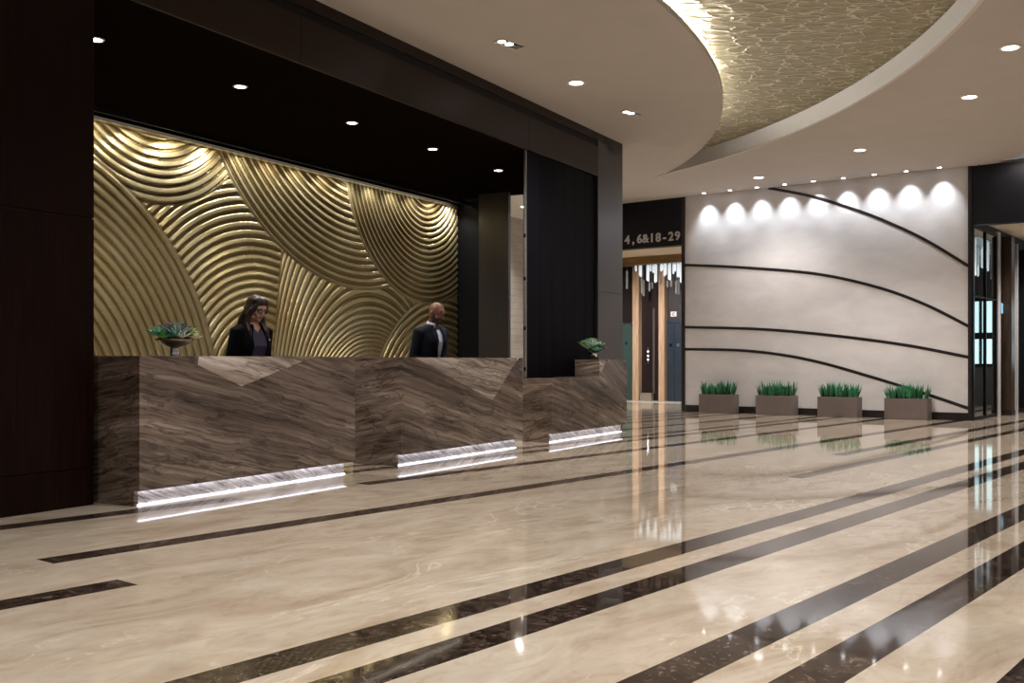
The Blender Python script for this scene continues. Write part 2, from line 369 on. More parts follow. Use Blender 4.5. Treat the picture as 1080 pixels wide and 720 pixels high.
bm = bmesh.new(); tube(bm, [(x+.1, y, 4.66) for x, y in cv[:6]], .01, 6)
tag(obj('cove_light_strip', bm, emit('cove_led_white', (1., .96, .9), 150.)), 'light strip hidden in the recessed ceiling above the right header', 'light strip')
# ------------------------------------------------------------------ reception alcove shell
VF = -6.55                      # lobby face of the dark timber
# left pillar, panelled
p = sbox('pillar', 'A', 1.2, 5.31, VF-.6, VF-.02, 0, CEIL, M_WALNUT, **ST)
def sub(name, a0, a1, b0, b1, z0, z1, mat, bevel=.003):
    """a panel belonging to the pillar (pillar origin is at u=1.2, v=VF-.02)"""
    bm = bmesh.new(); bx(bm, a0-1.2, a1-1.2, -(b1-(VF-.02)), -(b0-(VF-.02)), z0, z1)
    return obj(name, bm, mat, p, bevel=bevel)
for a, b in ((1.2, 3.28), (3.284, 5.31)):
    sub('panel', a, b, VF-.021, VF, 2.166, CEIL, M_WALNUT); sub('panel', a, b, VF-.021, VF, .286, 2.158, M_WALNUT)
sub('baseboard', 1.2, 5.31, VF-.021, VF-.004, 0, .28, M_WALNUT)
# fascia over the alcove: panels, a long black slot, a top band
f = sbox('beam', 'A', 5.31, 15.55, VF-.3, VF-.03, 3.93, CEIL, M_SOFFIT, **ST)
def fsub(name, a0, a1, z0, z1, mat, b0=VF-.031, b1=VF):
    bm = bmesh.new(); bx(bm, a0-5.31, a1-5.31, -(b1-(VF-.03)), -(b0-(VF-.03)), z0-3.93, z1-3.93)
    return obj(name, bm, mat, f, bevel=.002)
for a, b in ((5.312, 7.668), (7.672, 12.318), (12.322, 14.578)):
    fsub('panel', a, b, 3.93, 4.385, M_WALNUTH)
fsub('slot', 5.31, 14.93, 4.386, 4.479, M_BLACK, b1=VF-.02)
fsub('panel', 14.934, 14.578+.97, 4.386, 4.479, M_WALNUTH); fsub('top_band', 5.31, 15.55, 4.48, CEIL, M_WALNUTH)
# soffit in panels
for i, (a, b) in enumerate(((5.2, 7.667), (7.673, 9.992), (9.998, 12.317), (12.323, 15.6))):
    sbox(f'ceiling_alcove_{i+1}', 'A', a, b, -10.1, VF-.3, 3.932, 4.1, M_SOFFIT, **ST)
sbox('wall_back', 'A', 5.0, 16.0, -10.3, -10.08, 0, 4.1, M_BLACK, **ST)
sbox('wall_alcove_left', 'A', 5.0, 5.25, -10.1, VF-.6, 0, 4.1, M_BLACK, **ST)
sbox('wall_alcove_right', 'A', 15.92, 16.05, -10.08, -9.06, 0, 4.1, M_BLACK, **ST)
def column(name, u0, u1, v0, v1, top, mat):
    c = sbox(name, 'A', u0+.015, u1-.015, v0+.015, v1-.015, 0, top, M_BLACK, **ST)
    for z0, z1 in ((0, 2.157), (2.163, top)):
        bm = bmesh.new(); bx(bm, -.015, u1-u0-.015, -.015, v1-v0-.015, z0, z1); obj('panel', bm, mat, c, bevel=.003)
column('column_alcove', 15.2, 15.285, -9.06, -8.48, 3.931, M_SHEENWOOD)
column('column_corner', 14.58, 15.55, -7.5, VF, CEIL, M_SHEENWOOD)
# black panelled screen behind the low desk, with a steel edge and hinges
sc_ = sbox('wall_screen', 'A', 12.32, 14.58, -6.64, -6.6, 0, 3.93, M_BLACK, **ST)
for k in range(6):
    bm = bmesh.new(); bx(bm, k*2.26/6+.002, (k+1)*2.26/6-.002, -.012, 0, 0.02, 3.92); obj('panel', bm, M_BLACKPANEL, sc_, bevel=.002)
bm = bmesh.new(); bx(bm, -.02, -.001, -.012, .02, .86, 3.93); obj('edge_strip', bm, M_METAL, sc_)
for z in (.95, 1.5, 2.17, 2.75):
    bm = bmesh.new(); bx(bm, -.034, -.02, -.012, .02, z, z+.05); obj('hinge', bm, M_BLACK, sc_)
# passage beyond the alcove
sbox('wall_passage', 'A', 15.9, 21.4, -11.5, -11.2, 0, 4.3, M_TILE, **ST)
sbox('ceiling_passage', 'A', 15.6, 21.2, -11.2, -8.95, 4.3, 4.55, M_WHITE, **ST)
for i, (u, v) in enumerate(((18.3, -9.6), (17.2, -9.35))):
    bm = bmesh.new(); bx(bm, -.3, .3, -.05, .05, -.012, 0)
    tag(obj('strip_light', bm, M_LAMP, None, PA(u, v, 4.299), RA+.6), ('slim white strip light on the passage ceiling, the lower one in view', 'slim white strip light at the front edge of the passage ceiling')[i], 'light', 'passage strip lights')

# ------------------------------------------------------------------ gold relief panel
def gold():
    U0, U1, Z1, st = 5.3, 15.88, 3.86, .0098
    us = np.arange(U0, U1+st/2, st); zs = np.arange(0, Z1+st/2, st)
    u, z = np.meshgrid(us, zs)
    def prof(r, pitch, up=1):
        # up=1: strips face the centre of the arcs, up=0: they face outwards
        fr = np.mod(r/pitch, 1.); g = fr/.5
        h = np.where(fr < .5, .55+.45*(g if up else 1-g), np.where(fr < .56, .5, np.where(fr < .94, .36+.1*(1-fr), .5)))
        h = np.where((fr > .53) & (fr < .63), -.3, h)
        return h + 10*(fr < .53)                             # +10 marks the raised strip
    D = lambda c: np.hypot(u-c[0], z-c[1])
    r1, r2, r3, r4, r6, r7 = D((8.89, 4.80)), D((12.98, 5.79)), D((6.62, .3)), D((10.75, .8)), D((14.85, 4.28)), D((15.4, 0.))
    du = u-13.3; r5 = np.hypot(du, z-.18)
    for _ in range(8):
        t = np.clip((r5-1.4)/1.1, 0, 1); k = 1-.42*t*t*(3-2*t); r5 = .5*r5+.5*np.sqrt(du**2 + ((z-.18)*k)**2)
    h = prof(r4, .112, 0)                                       # fan behind the woman
    edge = np.full_like(u, 9.)
    def lay(h, edge, mask, hn, dist):
        return np.where(mask, hn, h), np.where(mask, dist, np.minimum(edge, np.abs(dist)))
    h, edge = lay(h, edge, r1 < 1.80, prof(r1, .107, 1), 1.80-r1)
    m5 = (u > 11.02+.12*(z-1.16)) & (r2 > 3.59)
    h, edge = lay(h, edge, m5, prof(r5, .068, 0), np.abs(u-(11.02+.12*(z-1.16))))
    h, edge = lay(h, edge, (r7 < 2.2), prof(r7, .12, 0), 2.2-r7)
    h, edge = lay(h, edge, r3 < 3.40, prof(3.40-r3, .118, 1), 3.40-r3)
    h, edge = lay(h, edge, r2 < 3.59, prof(3.59-r2, .112, 0), 3.59-r2)
    h, edge = lay(h, edge, r6 < 2.22, prof(2.22-r6, .098, 0), 2.22-r6)
    flat = np.clip((edge-.012)/.015, 0, 1)                     # a plain band borders every field
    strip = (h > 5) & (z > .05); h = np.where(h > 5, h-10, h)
    h = h*flat + .5*(1-flat)
    h = np.where(z < .05, 0, h)*.032 + .02
    h = np.where(z > Z1-.03, .05, h)
    X = (u-U0).ravel(); Y = -h.ravel(); Z = z.ravel()
    ny, nx = u.shape; n = nx*ny
    co = np.empty((n, 3)); co[:, 0] = X; co[:, 1] = Y; co[:, 2] = Z
    i = np.arange(n).reshape(ny, nx)
    q = np.stack([i[:-1, :-1], i[:-1, 1:], i[1:, 1:], i[1:, :-1]], -1).reshape(-1, 4)
    me = bpy.data.meshes.new('gold_relief_panel')
    me.vertices.add(n); me.vertices.foreach_set('co', co.ravel())
    me.loops.add(q.size); me.loops.foreach_set('vertex_index', q.ravel().astype(np.int32))
    me.polygons.add(len(q)); me.polygons.foreach_set('loop_start', np.arange(0, q.size, 4, dtype=np.int32))
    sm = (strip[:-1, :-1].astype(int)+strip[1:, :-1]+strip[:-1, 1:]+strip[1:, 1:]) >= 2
    me.materials.append(M_RECESS); me.materials.append(M_GOLD)
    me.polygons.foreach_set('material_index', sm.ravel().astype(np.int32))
    me.update(calc_edges=True)
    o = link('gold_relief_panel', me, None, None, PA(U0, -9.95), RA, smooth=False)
    tag(o, 'brass feature wall with sweeping carved fan-shaped ribs behind the reception desks', 'wall panel')
    bm = bmesh.new(); bx(bm, 0, U1-U0, .012, .1, 0, Z1); obj('backing_board', bm, M_BLACK, o)
    bm = bmesh.new(); bx(bm, 0, U1-U0, -.055, .1, Z1+.001, Z1+.03); obj('top_rail', bm, M_DARKTRIM, o)
    for us_ in (6, 7, 8, 8.98, 10.02, 11.02, 12, 13, 13.98, 14.95):
        bm = bmesh.new(); bx(bm, us_-U0-.005, us_-U0+.005, -.026, .012, 1., Z1-.03); obj('seam_strip', bm, M_GOLDDARK, o)
    return o
gold()

# ------------------------------------------------------------------ reception desks
def desk(u0, L, H, label, mm, quad):
    r = thing('reception_desk', label, 'reception desk', PA(u0, -6.15), RA, 'stone reception desks')
    zb = .115
    tl, ll, ap, tr = quad
    bm = bmesh.new(); prism(bm, [(0, zb), (L, zb), (L, H), tr, ap, ll, tl, (0, H)], .06); obj('front_panel', bm, mm, r)
    # a tilted facet in the front, its catch of light partly put into the colour
    bm = bmesh.new(); back = .018
    fr = [bm.verts.new((a, .001 + (b-ap[1])/(H-ap[1])*back, b)) for a, b in (tl, ll, ap, tr)]
    bk = [bm.verts.new((v.co.x, .062, v.co.z)) for v in fr]
    bm.faces.new(fr); bm.faces.new(bk[::-1])
    for i in range(4): bm.faces.new([fr[i], bk[i], bk[(i+1) % 4], fr[(i+1) % 4]])
    obj('facet', bm, M_FACET, r, label='triangular stone facet lightened as if catching light')
    for x0, x1 in ((.0, .04), (L-.04, L)):
        bm = bmesh.new(); bx(bm, x0, x1, .061, .62, .0 if x0 == 0 else zb, H); obj('side_panel', bm, mm, r, bevel=.002)
    bm = bmesh.new(); bx(bm, .041, L-.041, .061, .34, H-.03, H); obj('counter_top', bm, mm, r, bevel=.002)
    bm = bmesh.new(); bx(bm, .041, L-.041, .1, .6, .86, .9); obj('worktop', bm, M_WALNUTH, r, bevel=.003)
    bm = bmesh.new(); bx(bm, .041, L-.041, .061, .085, .12, H-.031); obj('back_panel', bm, M_BLACK, r)
    bm = bmesh.new(); bx(bm, .041, L-.09, .064, .5, 0, .114); obj('plinth', bm, M_PLINTH, r, label='veined stone plinth, paled to show its wash of white light')
    bm = bmesh.new(); bx(bm, .02, L-.1, .024, .058, .112, zb-.0005); obj('led_or_glow_strip', bm, M_LED, r)
    bm = bmesh.new(); bx(bm, .03, L-.09, .048, .0635, 0, .010); obj('led_or_glow_strip', bm, M_FLOORGLOW, r)  # added glow for the lit floor edge, not a fitting
    for k in (0, 1):
        bm = bmesh.new(); x = .3+k*(L-.95); bx(bm, x, x+.4, .2, .59, .12, .85)
        c = obj('drawer_unit', bm, M_WALNUT, r, bevel=.003)
        for j in range(3):
            bm = bmesh.new(); bx(bm, x+.08, x+.32, .59, .605, .3+j*.22, .315+j*.22); obj('handle', bm, M_METAL, c)
    return r
desk(5.39, 2.60, 1.125, 'long dark brown stone reception desk nearest the timber pillar, woman behind it', M_MARB,
     [(.592, 1.125), (.577, 1.055), (1.068, .875), (2.017, 1.125)])
desk(8.76, 2.64, 1.122, 'middle dark brown stone reception desk with man in suit behind it', M_MARB2,
     [(.247, 1.122), (.3, 1.105), (1.88, .616), (2.52, 1.122)])
def low_desk():
    u0, L, H, zb, lo, xs = 12.2, 2.57, 1.105, .115, .85, 1.53
    r = thing('reception_desk', 'small stepped stone desk with low left end in front of the black screen', 'reception desk', PA(u0, -6.15), RA, 'stone reception desks')
    bm = bmesh.new(); prism(bm, [(0, zb), (L, zb), (L, .36), (1.60, .91), (xs, H-.001), (xs, lo), (0, lo)], .05); obj('front_panel', bm, M_MARB3, r)
    bm = bmesh.new(); prism(bm, [(L, .361), (L, H), (1.92, H), (1.601, .911)], .05); obj('facet', bm, M_GREYM, r, label='plain grey stone facet')
    bm = bmesh.new()
    fr = [bm.verts.new((a, y, b)) for a, b, y in ((xs, H, .04), (1.60, .911, .001), (1.92, H, .04))]; bk = [bm.verts.new((v.co.x, .05, v.co.z)) for v in fr]
    bm.faces.new(fr); bm.faces.new(bk[::-1])
    for i in range(3): bm.faces.new([fr[i], bk[i], bk[(i+1) % 3], fr[(i+1) % 3]])
    obj('facet', bm, M_FACET, r, label='small triangular facet lightened as if catching light')
    bm = bmesh.new(); bx(bm, 0, .04, .051, .435, 0, lo-.021); obj('side_panel', bm, M_MARB3, r)
    bm = bmesh.new(); bx(bm, 0, xs-.001, .051, .437, lo-.02, lo); obj('counter_top', bm, M_MARB3, r, bevel=.002)
    bm = bmesh.new(); bx(bm, xs, xs+.04, .051, .39, lo-.02, H); obj('side_panel', bm, M_MARB3, r)
    bm = bmesh.new(); bx(bm, L-.04, L, .051, .39, zb, H); obj('side_panel', bm, M_MARB3, r)
    bm = bmesh.new(); bx(bm, xs+.041, L-.041, .051, .39, H-.03, H); obj('counter_top', bm, M_MARB3, r, bevel=.002)
    bm = bmesh.new(); bx(bm, xs+.041, L-.041, .37, .39, .1, H-.031); obj('back_panel', bm, M_BLACK, r)
    bm = bmesh.new(); bx(bm, .041, L-.1, .064, .36, 0, .114); obj('plinth', bm, M_PLINTH, r, label='veined stone plinth, paled to show its wash of white light')
    bm = bmesh.new(); bx(bm, .02, L-.11, .022, .049, .112, zb-.0005); obj('led_or_glow_strip', bm, M_LED, r)
    bm = bmesh.new(); bx(bm, .03, L-.1, .048, .0635, 0, .010); obj('led_or_glow_strip', bm, M_FLOORGLOW, r)  # same added floor glow along the stepped desk
low_desk()

# ------------------------------------------------------------------ pale stone wall with bronze arcs, planters
WL = 5.752
sbox('wall_right', 'B', 0, WL, 0, .4, 0, CEIL, M_STONE, **ST)
sbox('baseboard_right', 'B', .03, WL, -.018, 0, 0, .14, M_DARKTRIM, **ST)
sbox('trim_4', 'B', -.06, .012, -.03, .4, 0, CEIL, M_DARKTRIM, **ST)
sbox('trim_5', 'B', WL-.012, WL+.05, -.03, .2, 0, CEIL, M_DARKTRIM, **ST)
ARCS = [[(1.903, 4.6), (2.756, 4.36), (3.493, 4.08), (4.19, 3.765), (4.97, 3.335), (5.74, 2.80)],
        [(.01, 3.14), (1.272, 3.02), (2.886, 2.805), (4.076, 2.495), (4.97, 2.135), (5.74, 1.71)],
        [(.01, 1.807), (1.734, 1.73), (3.192, 1.585), (4.641, 1.376), (5.74, 1.15)],
        [(.01, 1.334), (1.274, 1.30), (2.259, 1.195), (3.131, 1.016), (4.2, .715), (5.12, .432), (5.74, .225)]]
def spline(P, n):
    out = []; N = len(P)
    for i in range(N-1):
        p0, p1, p2, p3 = P[max(i-1, 0)], P[i], P[i+1], P[min(i+2, N-1)]
        for k in range(n):
            t = k/n
            out.append(tuple(.5*((2*b)+(c-a)*t+(2*a-5*b+4*c-d)*t*t+(3*b-a-3*c+d)*t**3) for a, b, c, d in zip(p0, p1, p2, p3)))
    return out + [P[-1]]
for i, a in enumerate(ARCS):
    pts = spline(a, 10); bm = bmesh.new(); rows = []
    for j, p in enumerate(pts):
        d = Vector(pts[min(j+1, len(pts)-1)])-Vector(pts[max(j-1, 0)]); d.normalize(); nn = Vector((-d.y, d.x))*.028
        up, dn = Vector(p)+nn, Vector(p)-nn
        up.y = min(up.y, CEIL-.001); dn.y = min(dn.y, CEIL-.002)
        rows.append([bm.verts.new((up.x, -.008, up.y)), bm.verts.new((dn.x, -.008, dn.y)), bm.verts.new((dn.x, .001, dn.y)), bm.verts.new((up.x, .001, up.y))])
    for r, t in zip(rows, rows[1:]):
        for k in range(4): bm.faces.new([r[k], r[(k+1) % 4], t[(k+1) % 4], t[k]])
    bm.faces.new(rows[0]); bm.faces.new(rows[-1][::-1])
    obj(f'trim_{6+i}', bm, M_DARKTRIM, None, PB(0, 0), RB, **ST)

M_POT = plain('taupe_planter', srgb(112, 100, 96), rough=.5, var=.05, scale=6)
M_SOIL = plain('potting_soil', (.02, .014, .01), rough=.95, var=.4, scale=80)
M_LEAFS = [plain(f'snake_leaf_{i}', c, rough=.4, var=.3, scale=14) for i, c in enumerate(((.03, .17, .065), (.05, .24, .10), (.02, .12, .05)))]
def blade(bm, base, h, w, lean, yaw, curl):
    """one sword-shaped leaf, thick in the middle"""
    ax = Vector((math.cos(yaw), math.sin(yaw), 0)); wd = Vector((-math.sin(yaw), math.cos(yaw), 0)); rows = []
    for i in range(6):
        t = i/5; wv = w*(.62+.9*t-1.5*t*t) if t < 1 else .0015; wv = max(wv, .0015)
        c = base + ax*(lean*t+curl*t*t) + Vector((0, 0, h*t*(1-.12*lean/h*t)))
        th = .004*(1-t)+.0012
        rows.append([bm.verts.new(c-wd*wv), bm.verts.new(c+ax*th), bm.verts.new(c+wd*wv), bm.verts.new(c-ax*th)])
    for r, t in zip(rows, rows[1:]):
        for k in range(4): bm.faces.new([r[k], r[(k+1) % 4], t[(k+1) % 4], t[k]])
    bm.faces.new(rows[0]); bm.faces.new(rows[-1][::-1])
PL = ['low taupe planter box of snake plants, first from the elevator opening', 'taupe planter box of snake plants standing second from the elevator opening',
      'taupe planter box of snake plants standing third from the elevator opening', 'taupe planter box of snake plants nearest the mirrored glass, bronze arc behind it']
for i, (s0, s1) in enumerate(((.534, 1.306), (1.802, 2.579), (3.077, 3.851), (4.356, 5.131))):
    rnd = random.Random(40+i); wd, dp, hh = s1-s0, .28, .39
    t = thing('planter', PL[i], 'planter', PB(s0, -.38), RB, 'planters along the pale wall')
    bm = bmesh.new(); tw = .02   # open trough
    bx(bm, 0, wd, 0, dp, 0, .02)
    for q in ((0, wd, 0, tw), (0, wd, dp-tw, dp), (0, tw, tw, dp-tw), (wd-tw, wd, tw, dp-tw)): bx(bm, *q, .0201, hh)
    obj('trough', bm, M_POT, t, bevel=.003)
    bm = bmesh.new(); bx(bm, tw, wd-tw, tw, dp-tw, .021, hh-.025); obj('soil', bm, M_SOIL, t)
    for a in range(8):
        for b_ in range(3):
            cx = .075+(wd-.15)*a/7+rnd.uniform(-.02, .02); cy = .07+.07*b_+rnd.uniform(-.015, .015)
            bm = bmesh.new(); sc = rnd.uniform(.72, 1.08)
            for k in range(8):
                yaw = rnd.uniform(0, 2*PI); ln = rnd.uniform(.01, .095)
                if a == 0: yaw = PI+rnd.uniform(-1, 1); ln *= 1.1
                if a == 7: yaw = rnd.uniform(-1, 1); ln *= 1.1
                blade(bm, Vector((cx+.012*math.cos(yaw), cy+.012*math.sin(yaw), hh-.03)), sc*rnd.uniform(.2, .33), rnd.uniform(.019, .03), ln, yaw, rnd.uniform(-.01, .02))
            obj('snake_plant', bm, rnd.choice(M_LEAFS), t, smooth=True)

# ------------------------------------------------------------------ elevator lobby on the left of the pale wall
M_WOODP = grain('pale_walnut_post', srgb(165, 132, 104), srgb(205, 176, 148), rough=.4, scale=(14, 14, .8), dist=2.5)
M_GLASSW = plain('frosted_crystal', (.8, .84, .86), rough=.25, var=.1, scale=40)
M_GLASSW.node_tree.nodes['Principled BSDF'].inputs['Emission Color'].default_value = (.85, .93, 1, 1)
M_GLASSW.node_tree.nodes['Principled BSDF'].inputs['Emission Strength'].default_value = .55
M_GLASSC = plain('clear_crystal', (.72, .74, .75), rough=.08, var=.3, scale=60)
M_GLASSC.node_tree.nodes['Principled BSDF'].inputs['Transmission Weight'].default_value = .6
M_DOORST = plain('blue_steel', (.075, .10, .14), rough=.28, metal=.7, var=.1, scale=3)
M_GREENG = plain('green_tinted_glass', (.05, .085, .075), rough=.15)
sbox('wall_elevator', 'B', -5.2, .4, 4.62, 4.8, 0, 3.9, plain('dark_lobby_wall', (.02, .016, .016), rough=.35), **ST)
sbox('ceiling_elevator', 'B', -5.2, -.06, .25, 4.62, 3.865, 4.0, M_CREAM, **ST)
sbox('wall_elevator_side', 'B', -5.4, -5.2, .25, 4.8, 0, 3.9, M_BLACK, **ST)
sbox('wall_elevator_far_side', 'B', .02, .2, .401, 4.6, 0, 3.9, M_BLACK, **ST)
hd = sbox('wall_header', 'B', -4.9, -.061, 0, .245, 3.575, CEIL, M_HEADER, **ST)
sbox('floor_elevator', 'B', -5.2, -.06, 3.55, 4.62, .0, .004, plain('white_marble', (.75, .71, .66), rough=.15, var=.05, scale=3), **ST)
def text_mesh(name, s, size, depth, bold=0., space=1.):
    cu = bpy.data.curves.new('t', 'FONT'); cu.body = s; cu.size = size; cu.extrude = depth; cu.offset = bold; cu.space_character = space; cu.resolution_u = 4
    o = bpy.data.objects.new('t', cu); C.objects.link(o)
    dg = bpy.context.evaluated_depsgraph_get(); dg.update()
    me = bpy.data.meshes.new_from_object(o.evaluated_get(dg)); me.name = name
    bpy.data.objects.remove(o)
    return me
# floor numbers, spaced like the letters on the dark header
sg = thing('floor_number_sign', 'silver floor numbers 4,6&18-29 fixed on the dark header above the elevators', 'sign', PB(-1.5, -.012, 3.69), RB)
chars = '4,6&18-29'
M_SIGN = plain('silver_letters', (.62, .6, .58), rough=.4, var=.02)
for i, ch in enumerate(chars):
    me = text_mesh('character', ch, .262, .008, .006)
    xs = [v.co.x for v in me.vertices]; mid = (min(xs)+max(xs))/2
    for v in me.vertices: v.co = Vector((v.co.x-mid, -v.co.z, v.co.y))
    link('character', me, M_SIGN, sg, (.075+.1575*i, 0, 0))
# timber portal
po = thing('elevator_portal', 'tan timber portal with upright posts round the elevator bays', 'portal', PB(-5.2, 4.42), RB)
bm = bmesh.new(); bx(bm, 0, 5.1, -.3, .19, 3.66, 3.86); obj('beam', bm, grain('gold_timber', srgb(120, 92, 50), srgb(150, 120, 75), scale=(1., 14, 14)), po)
for s0, s1 in ((-4.75, -4.56), (-3.943, -3.749), (-3.135, -2.963), (-2.45, -2.27), (-1.62, -1.44), (-.8, -.62)):
    bm = bmesh.new(); bx(bm, s0+5.2, s1+5.2, 0, .18, .004, 3.659); obj('post', bm, M_WOODP, po, bevel=.005)
def part(name, par, org, s0, s1, q0, q1, z0, z1, mat, bevel=0., **t):
    bm = bmesh.new(); bx(bm, s0-org[0], s1-org[0], q0-org[1], q1-org[1], z0-org[2], z1-org[2]); return obj(name, bm, mat, par, bevel=bevel, **t)
# elevator door
for i, (s0, s1, lb) in enumerate(((-2.96, -2.51, 'blue steel elevator door beside the pale stone wall, small sign above it'),)):
    og = (s0, 4.56, .004); d = thing('elevator_door', lb, 'elevator door', PB(*og), RB)
    mid = (s0+s1)/2
    part('frame', d, og, s0, s1, 4.56, 4.615, 2.085, 2.15, M_DOORST); 
    for a, b, c in ((s0, mid-.004, M_DOORST), (mid+.004, s1, M_DOORST)):
        lf = part('door_leaf', d, og, a, b, 4.57, 4.6, .01, 2.083, c)
        part('badge_or_glint', lf, og, (a+b)/2-.04, (a+b)/2+.04, 4.562, 4.569, 1.46, 1.54, M_BLACK if a == s0 else M_CHROME)  # small plates standing in for reflections on the door leaves
    part('lintel_panel', d, og, s0, s1, 4.59, 4.615, 2.151, 3.4, plain('taupe_panel', (.035, .03, .03), rough=.4))
og = (-2.85, 4.57, 2.26); d = thing('elevator_sign', 'small white square sign on dark panel above the steel elevator door', 'sign', PB(*og), RB)
part('plate', d, og, -2.85, -2.68, 4.572, 4.586, 2.26, 2.39, plain('sign_white', (.7, .69, .74), rough=.5))
me = text_mesh('mark', 'C', .11, .002, .003)
for v in me.vertices: v.co = Vector((v.co.x+.045, -v.co.z-.002, v.co.y+.025))
link('mark', me, M_BLACK, d)
og = (-3.74, 4.59, .004); d = thing('call_panel', 'dark bay panel with steel call button plate between two timber posts', 'panel', PB(*og), RB)
part('board', d, og, -3.74, -3.14, 4.59, 4.618, .004, 3.5, plain('brown_black_panel', (.016, .009, .009), rough=.35))
part('pale_strip', d, og, -3.396, -3.338, 4.575, 4.589, .21, 2.5, plain('taupe_strip', (.09, .07, .065), rough=.4))
cp = part('button_plate', d, og, -3.572, -3.513, 4.575, 4.589, 1.014, 1.447, M_METAL)
for z in (1.1, 1.2, 1.32): part('button', cp, og, -3.555, -3.53, 4.568, 4.574, z, z+.025, M_SPOT)
og = (-3.72, 4.43, .004); d = thing('plinth_block', 'low beige block on the floor below the call buttons', 'block', PB(*og), RB)
part('body', d, og, -3.72, -3.36, 4.43, 4.57, .004, .19, plain('beige_block', srgb(140, 128, 116), rough=.6), bevel=.01)
part('cap', d, og, -3.73, -3.35, 4.42, 4.573, .1901, .21, plain('beige_cap', srgb(155, 143, 130), rough=.6))
og = (-4.5, 4.56, .004); d = thing('glass_door', 'green tinted glass door panel at far edge of elevator lobby', 'door', PB(*og), RB)
part('pane', d, og, -4.5, -4.02, 4.58, 4.61, .02, 2.09, M_GREENG); part('handle', d, og, -4.24, -4.19, 4.55, 4.579, 1.54, 1.6, M_CHROME)
part('rail', d, og, -4.5, -4.02, 4.575, 4.615, 2.091, 2.12, M_METAL)
# hanging crystal rods
def rods(name, lb, data, loc, rot):
    t = thing(name, lb, 'chandelier', loc, rot, 'crystal rod chandeliers')
    xs = [d[0] for d in data]; ys = [d[1] for d in data]
    bm = bmesh.new(); bx(bm, min(xs)-.05, max(xs)+.05, min(ys)-.04, max(ys)+.04, -.018, 0); obj('canopy', bm, M_METAL, t)
    for x, y, z0, z1, r, c in data:
        bm = bmesh.new(); lathe(bm, [(r*.3, z1), (r, z1+.03), (r, z0-.03), (r*.5, z0)], 6, (x, y, 0))
        if z0 < -.03: bx(bm, x-.003, x+.003, y-.003, y+.003, z0-.001, -.018)
        obj('crystal_rod', bm, c, t)
    return t
RD = [(50, 240, 400, 1), (125, 180, 250, 0), (158, 183, 290, 0), (170, 185, 298, 0), (178, 310, 440, 1), (190, 320, 458, 1), (222, 180, 330, 0), (232, 182, 335, 0), (240, 340, 418, 1), (250, 180, 250, 0), (262, 340, 400, 1),
      (272, 180, 262, 0), (288, 180, 345, 0), (297, 190, 340, 0), (338, 172, 250, 0), (348, 170, 240, 0), (366, 170, 292, 0), (378, 172, 280, 0), (392, 330, 385, 1), (404, 170, 320, 0), (414, 180, 325, 0), (424, 320, 380, 1), (442, 165, 272, 0), (458, 165, 250, 0),
      (466, 325, 440, 1), (478, 165, 300, 0), (486, 320, 445, 1), (492, 170, 300, 0), (506, 165, 345, 0), (514, 165, 300, 0)]
dat = []
for k, (x, a, b_, c) in enumerate(RD):
    q = 4.17+.05*(k % 4); av = (655+x/8-540)/FOC
    s = (av*P0.y-P0.x+(.7931*av-.6091)*q)/(.7931+.6091*av); Y = P0.y-.6091*s+.7931*q
    zt = H_EYE+(380-(255+a/8))*Y/FOC; zb = H_EYE+(380-(255+b_/8))*Y/FOC
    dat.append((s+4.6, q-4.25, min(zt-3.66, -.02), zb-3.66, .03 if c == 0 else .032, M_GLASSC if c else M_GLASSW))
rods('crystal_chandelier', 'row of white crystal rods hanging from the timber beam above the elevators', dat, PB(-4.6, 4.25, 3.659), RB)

# ------------------------------------------------------------------ lobby on the right of the pale wall
sbox('wall_header_right', 'B', WL+.051, 11, 0, .245, 3.535, CEIL, M_HEADER, **ST)
sbox('ceiling_lobby', 'B', WL+.05, 11, .25, 7.2, 3.66, 3.8, M_CREAM, **ST)
sbox('wall_lobby_side', 'B', WL-.15, WL+.02, .401, 7.2, 0, 3.66, M_BLACK, **ST)
sbox('wall_lobby_far', 'B', WL-.15, 11, 7.2, 7.4, 0, 3.8, plain('dark_lobby_far', (.03, .028, .03), rough=.4), **ST)
mir = plain('grey_mirror', (.62, .68, .68), rough=.02, metal=1., var=.01)
og = (WL+.021, .02, 0); d = thing('mirror_screen', 'tall black framed mirror glass screen at the right end of the pale wall', 'mirror', PB(*og), RB)
part('pane', d, og, og[0]+.004, og[0]+.02, .03, .93, .06, 3.5, mir); part('pane', d, og, og[0]+.004, og[0]+.02, .99, 1.78, .06, 3.5, mir)
for q0, q1 in ((.0, .035), (.93, .99), (1.78, 1.815)): part('frame_upright', d, og, og[0], og[0]+.045, q0+.02, q1+.02, 0, 3.52, M_BLACK)
for z0, z1 in ((0, .06), (3.5, 3.56), (2.25, 2.28)): part('frame_rail', d, og, og[0], og[0]+.04, .03, 1.81, z0, z1, M_BLACK)

M_PALEMETAL = plain('satin_pale_metal', (.5, .47, .47), rough=.4, metal=.3)
og = (WL+.021, 1.86, 0)
d = thing('steel_jamb', 'narrow brushed steel jamb strip beside the mirror glass', 'jamb', PB(*og), RB)
part('face', d, og, og[0], og[0]+.06, 1.87, 2.08, 0, 3.6, M_PALEMETAL, bevel=.004); part('reveal', d, og, og[0], og[0]+.03, 2.081, 2.34, 0, 3.6, M_BLACK)
d = thing('wood_post', 'dark timber post standing in right lobby behind the mirror glass', 'post', PB(WL+.021, 2.34), RB)
og = (WL+.021, 2.34, 0); part('shaft', d, og, og[0], og[0]+.2, 2.34, 2.62, .1, 3.55, grain('dark_timber_post', (.02, .012, .009), (.06, .035, .022), scale=(12, 12, 1)), bevel=.006); part('foot', d, og, og[0], og[0]+.21, 2.33, 2.63, 0, .099, M_DARKTRIM)
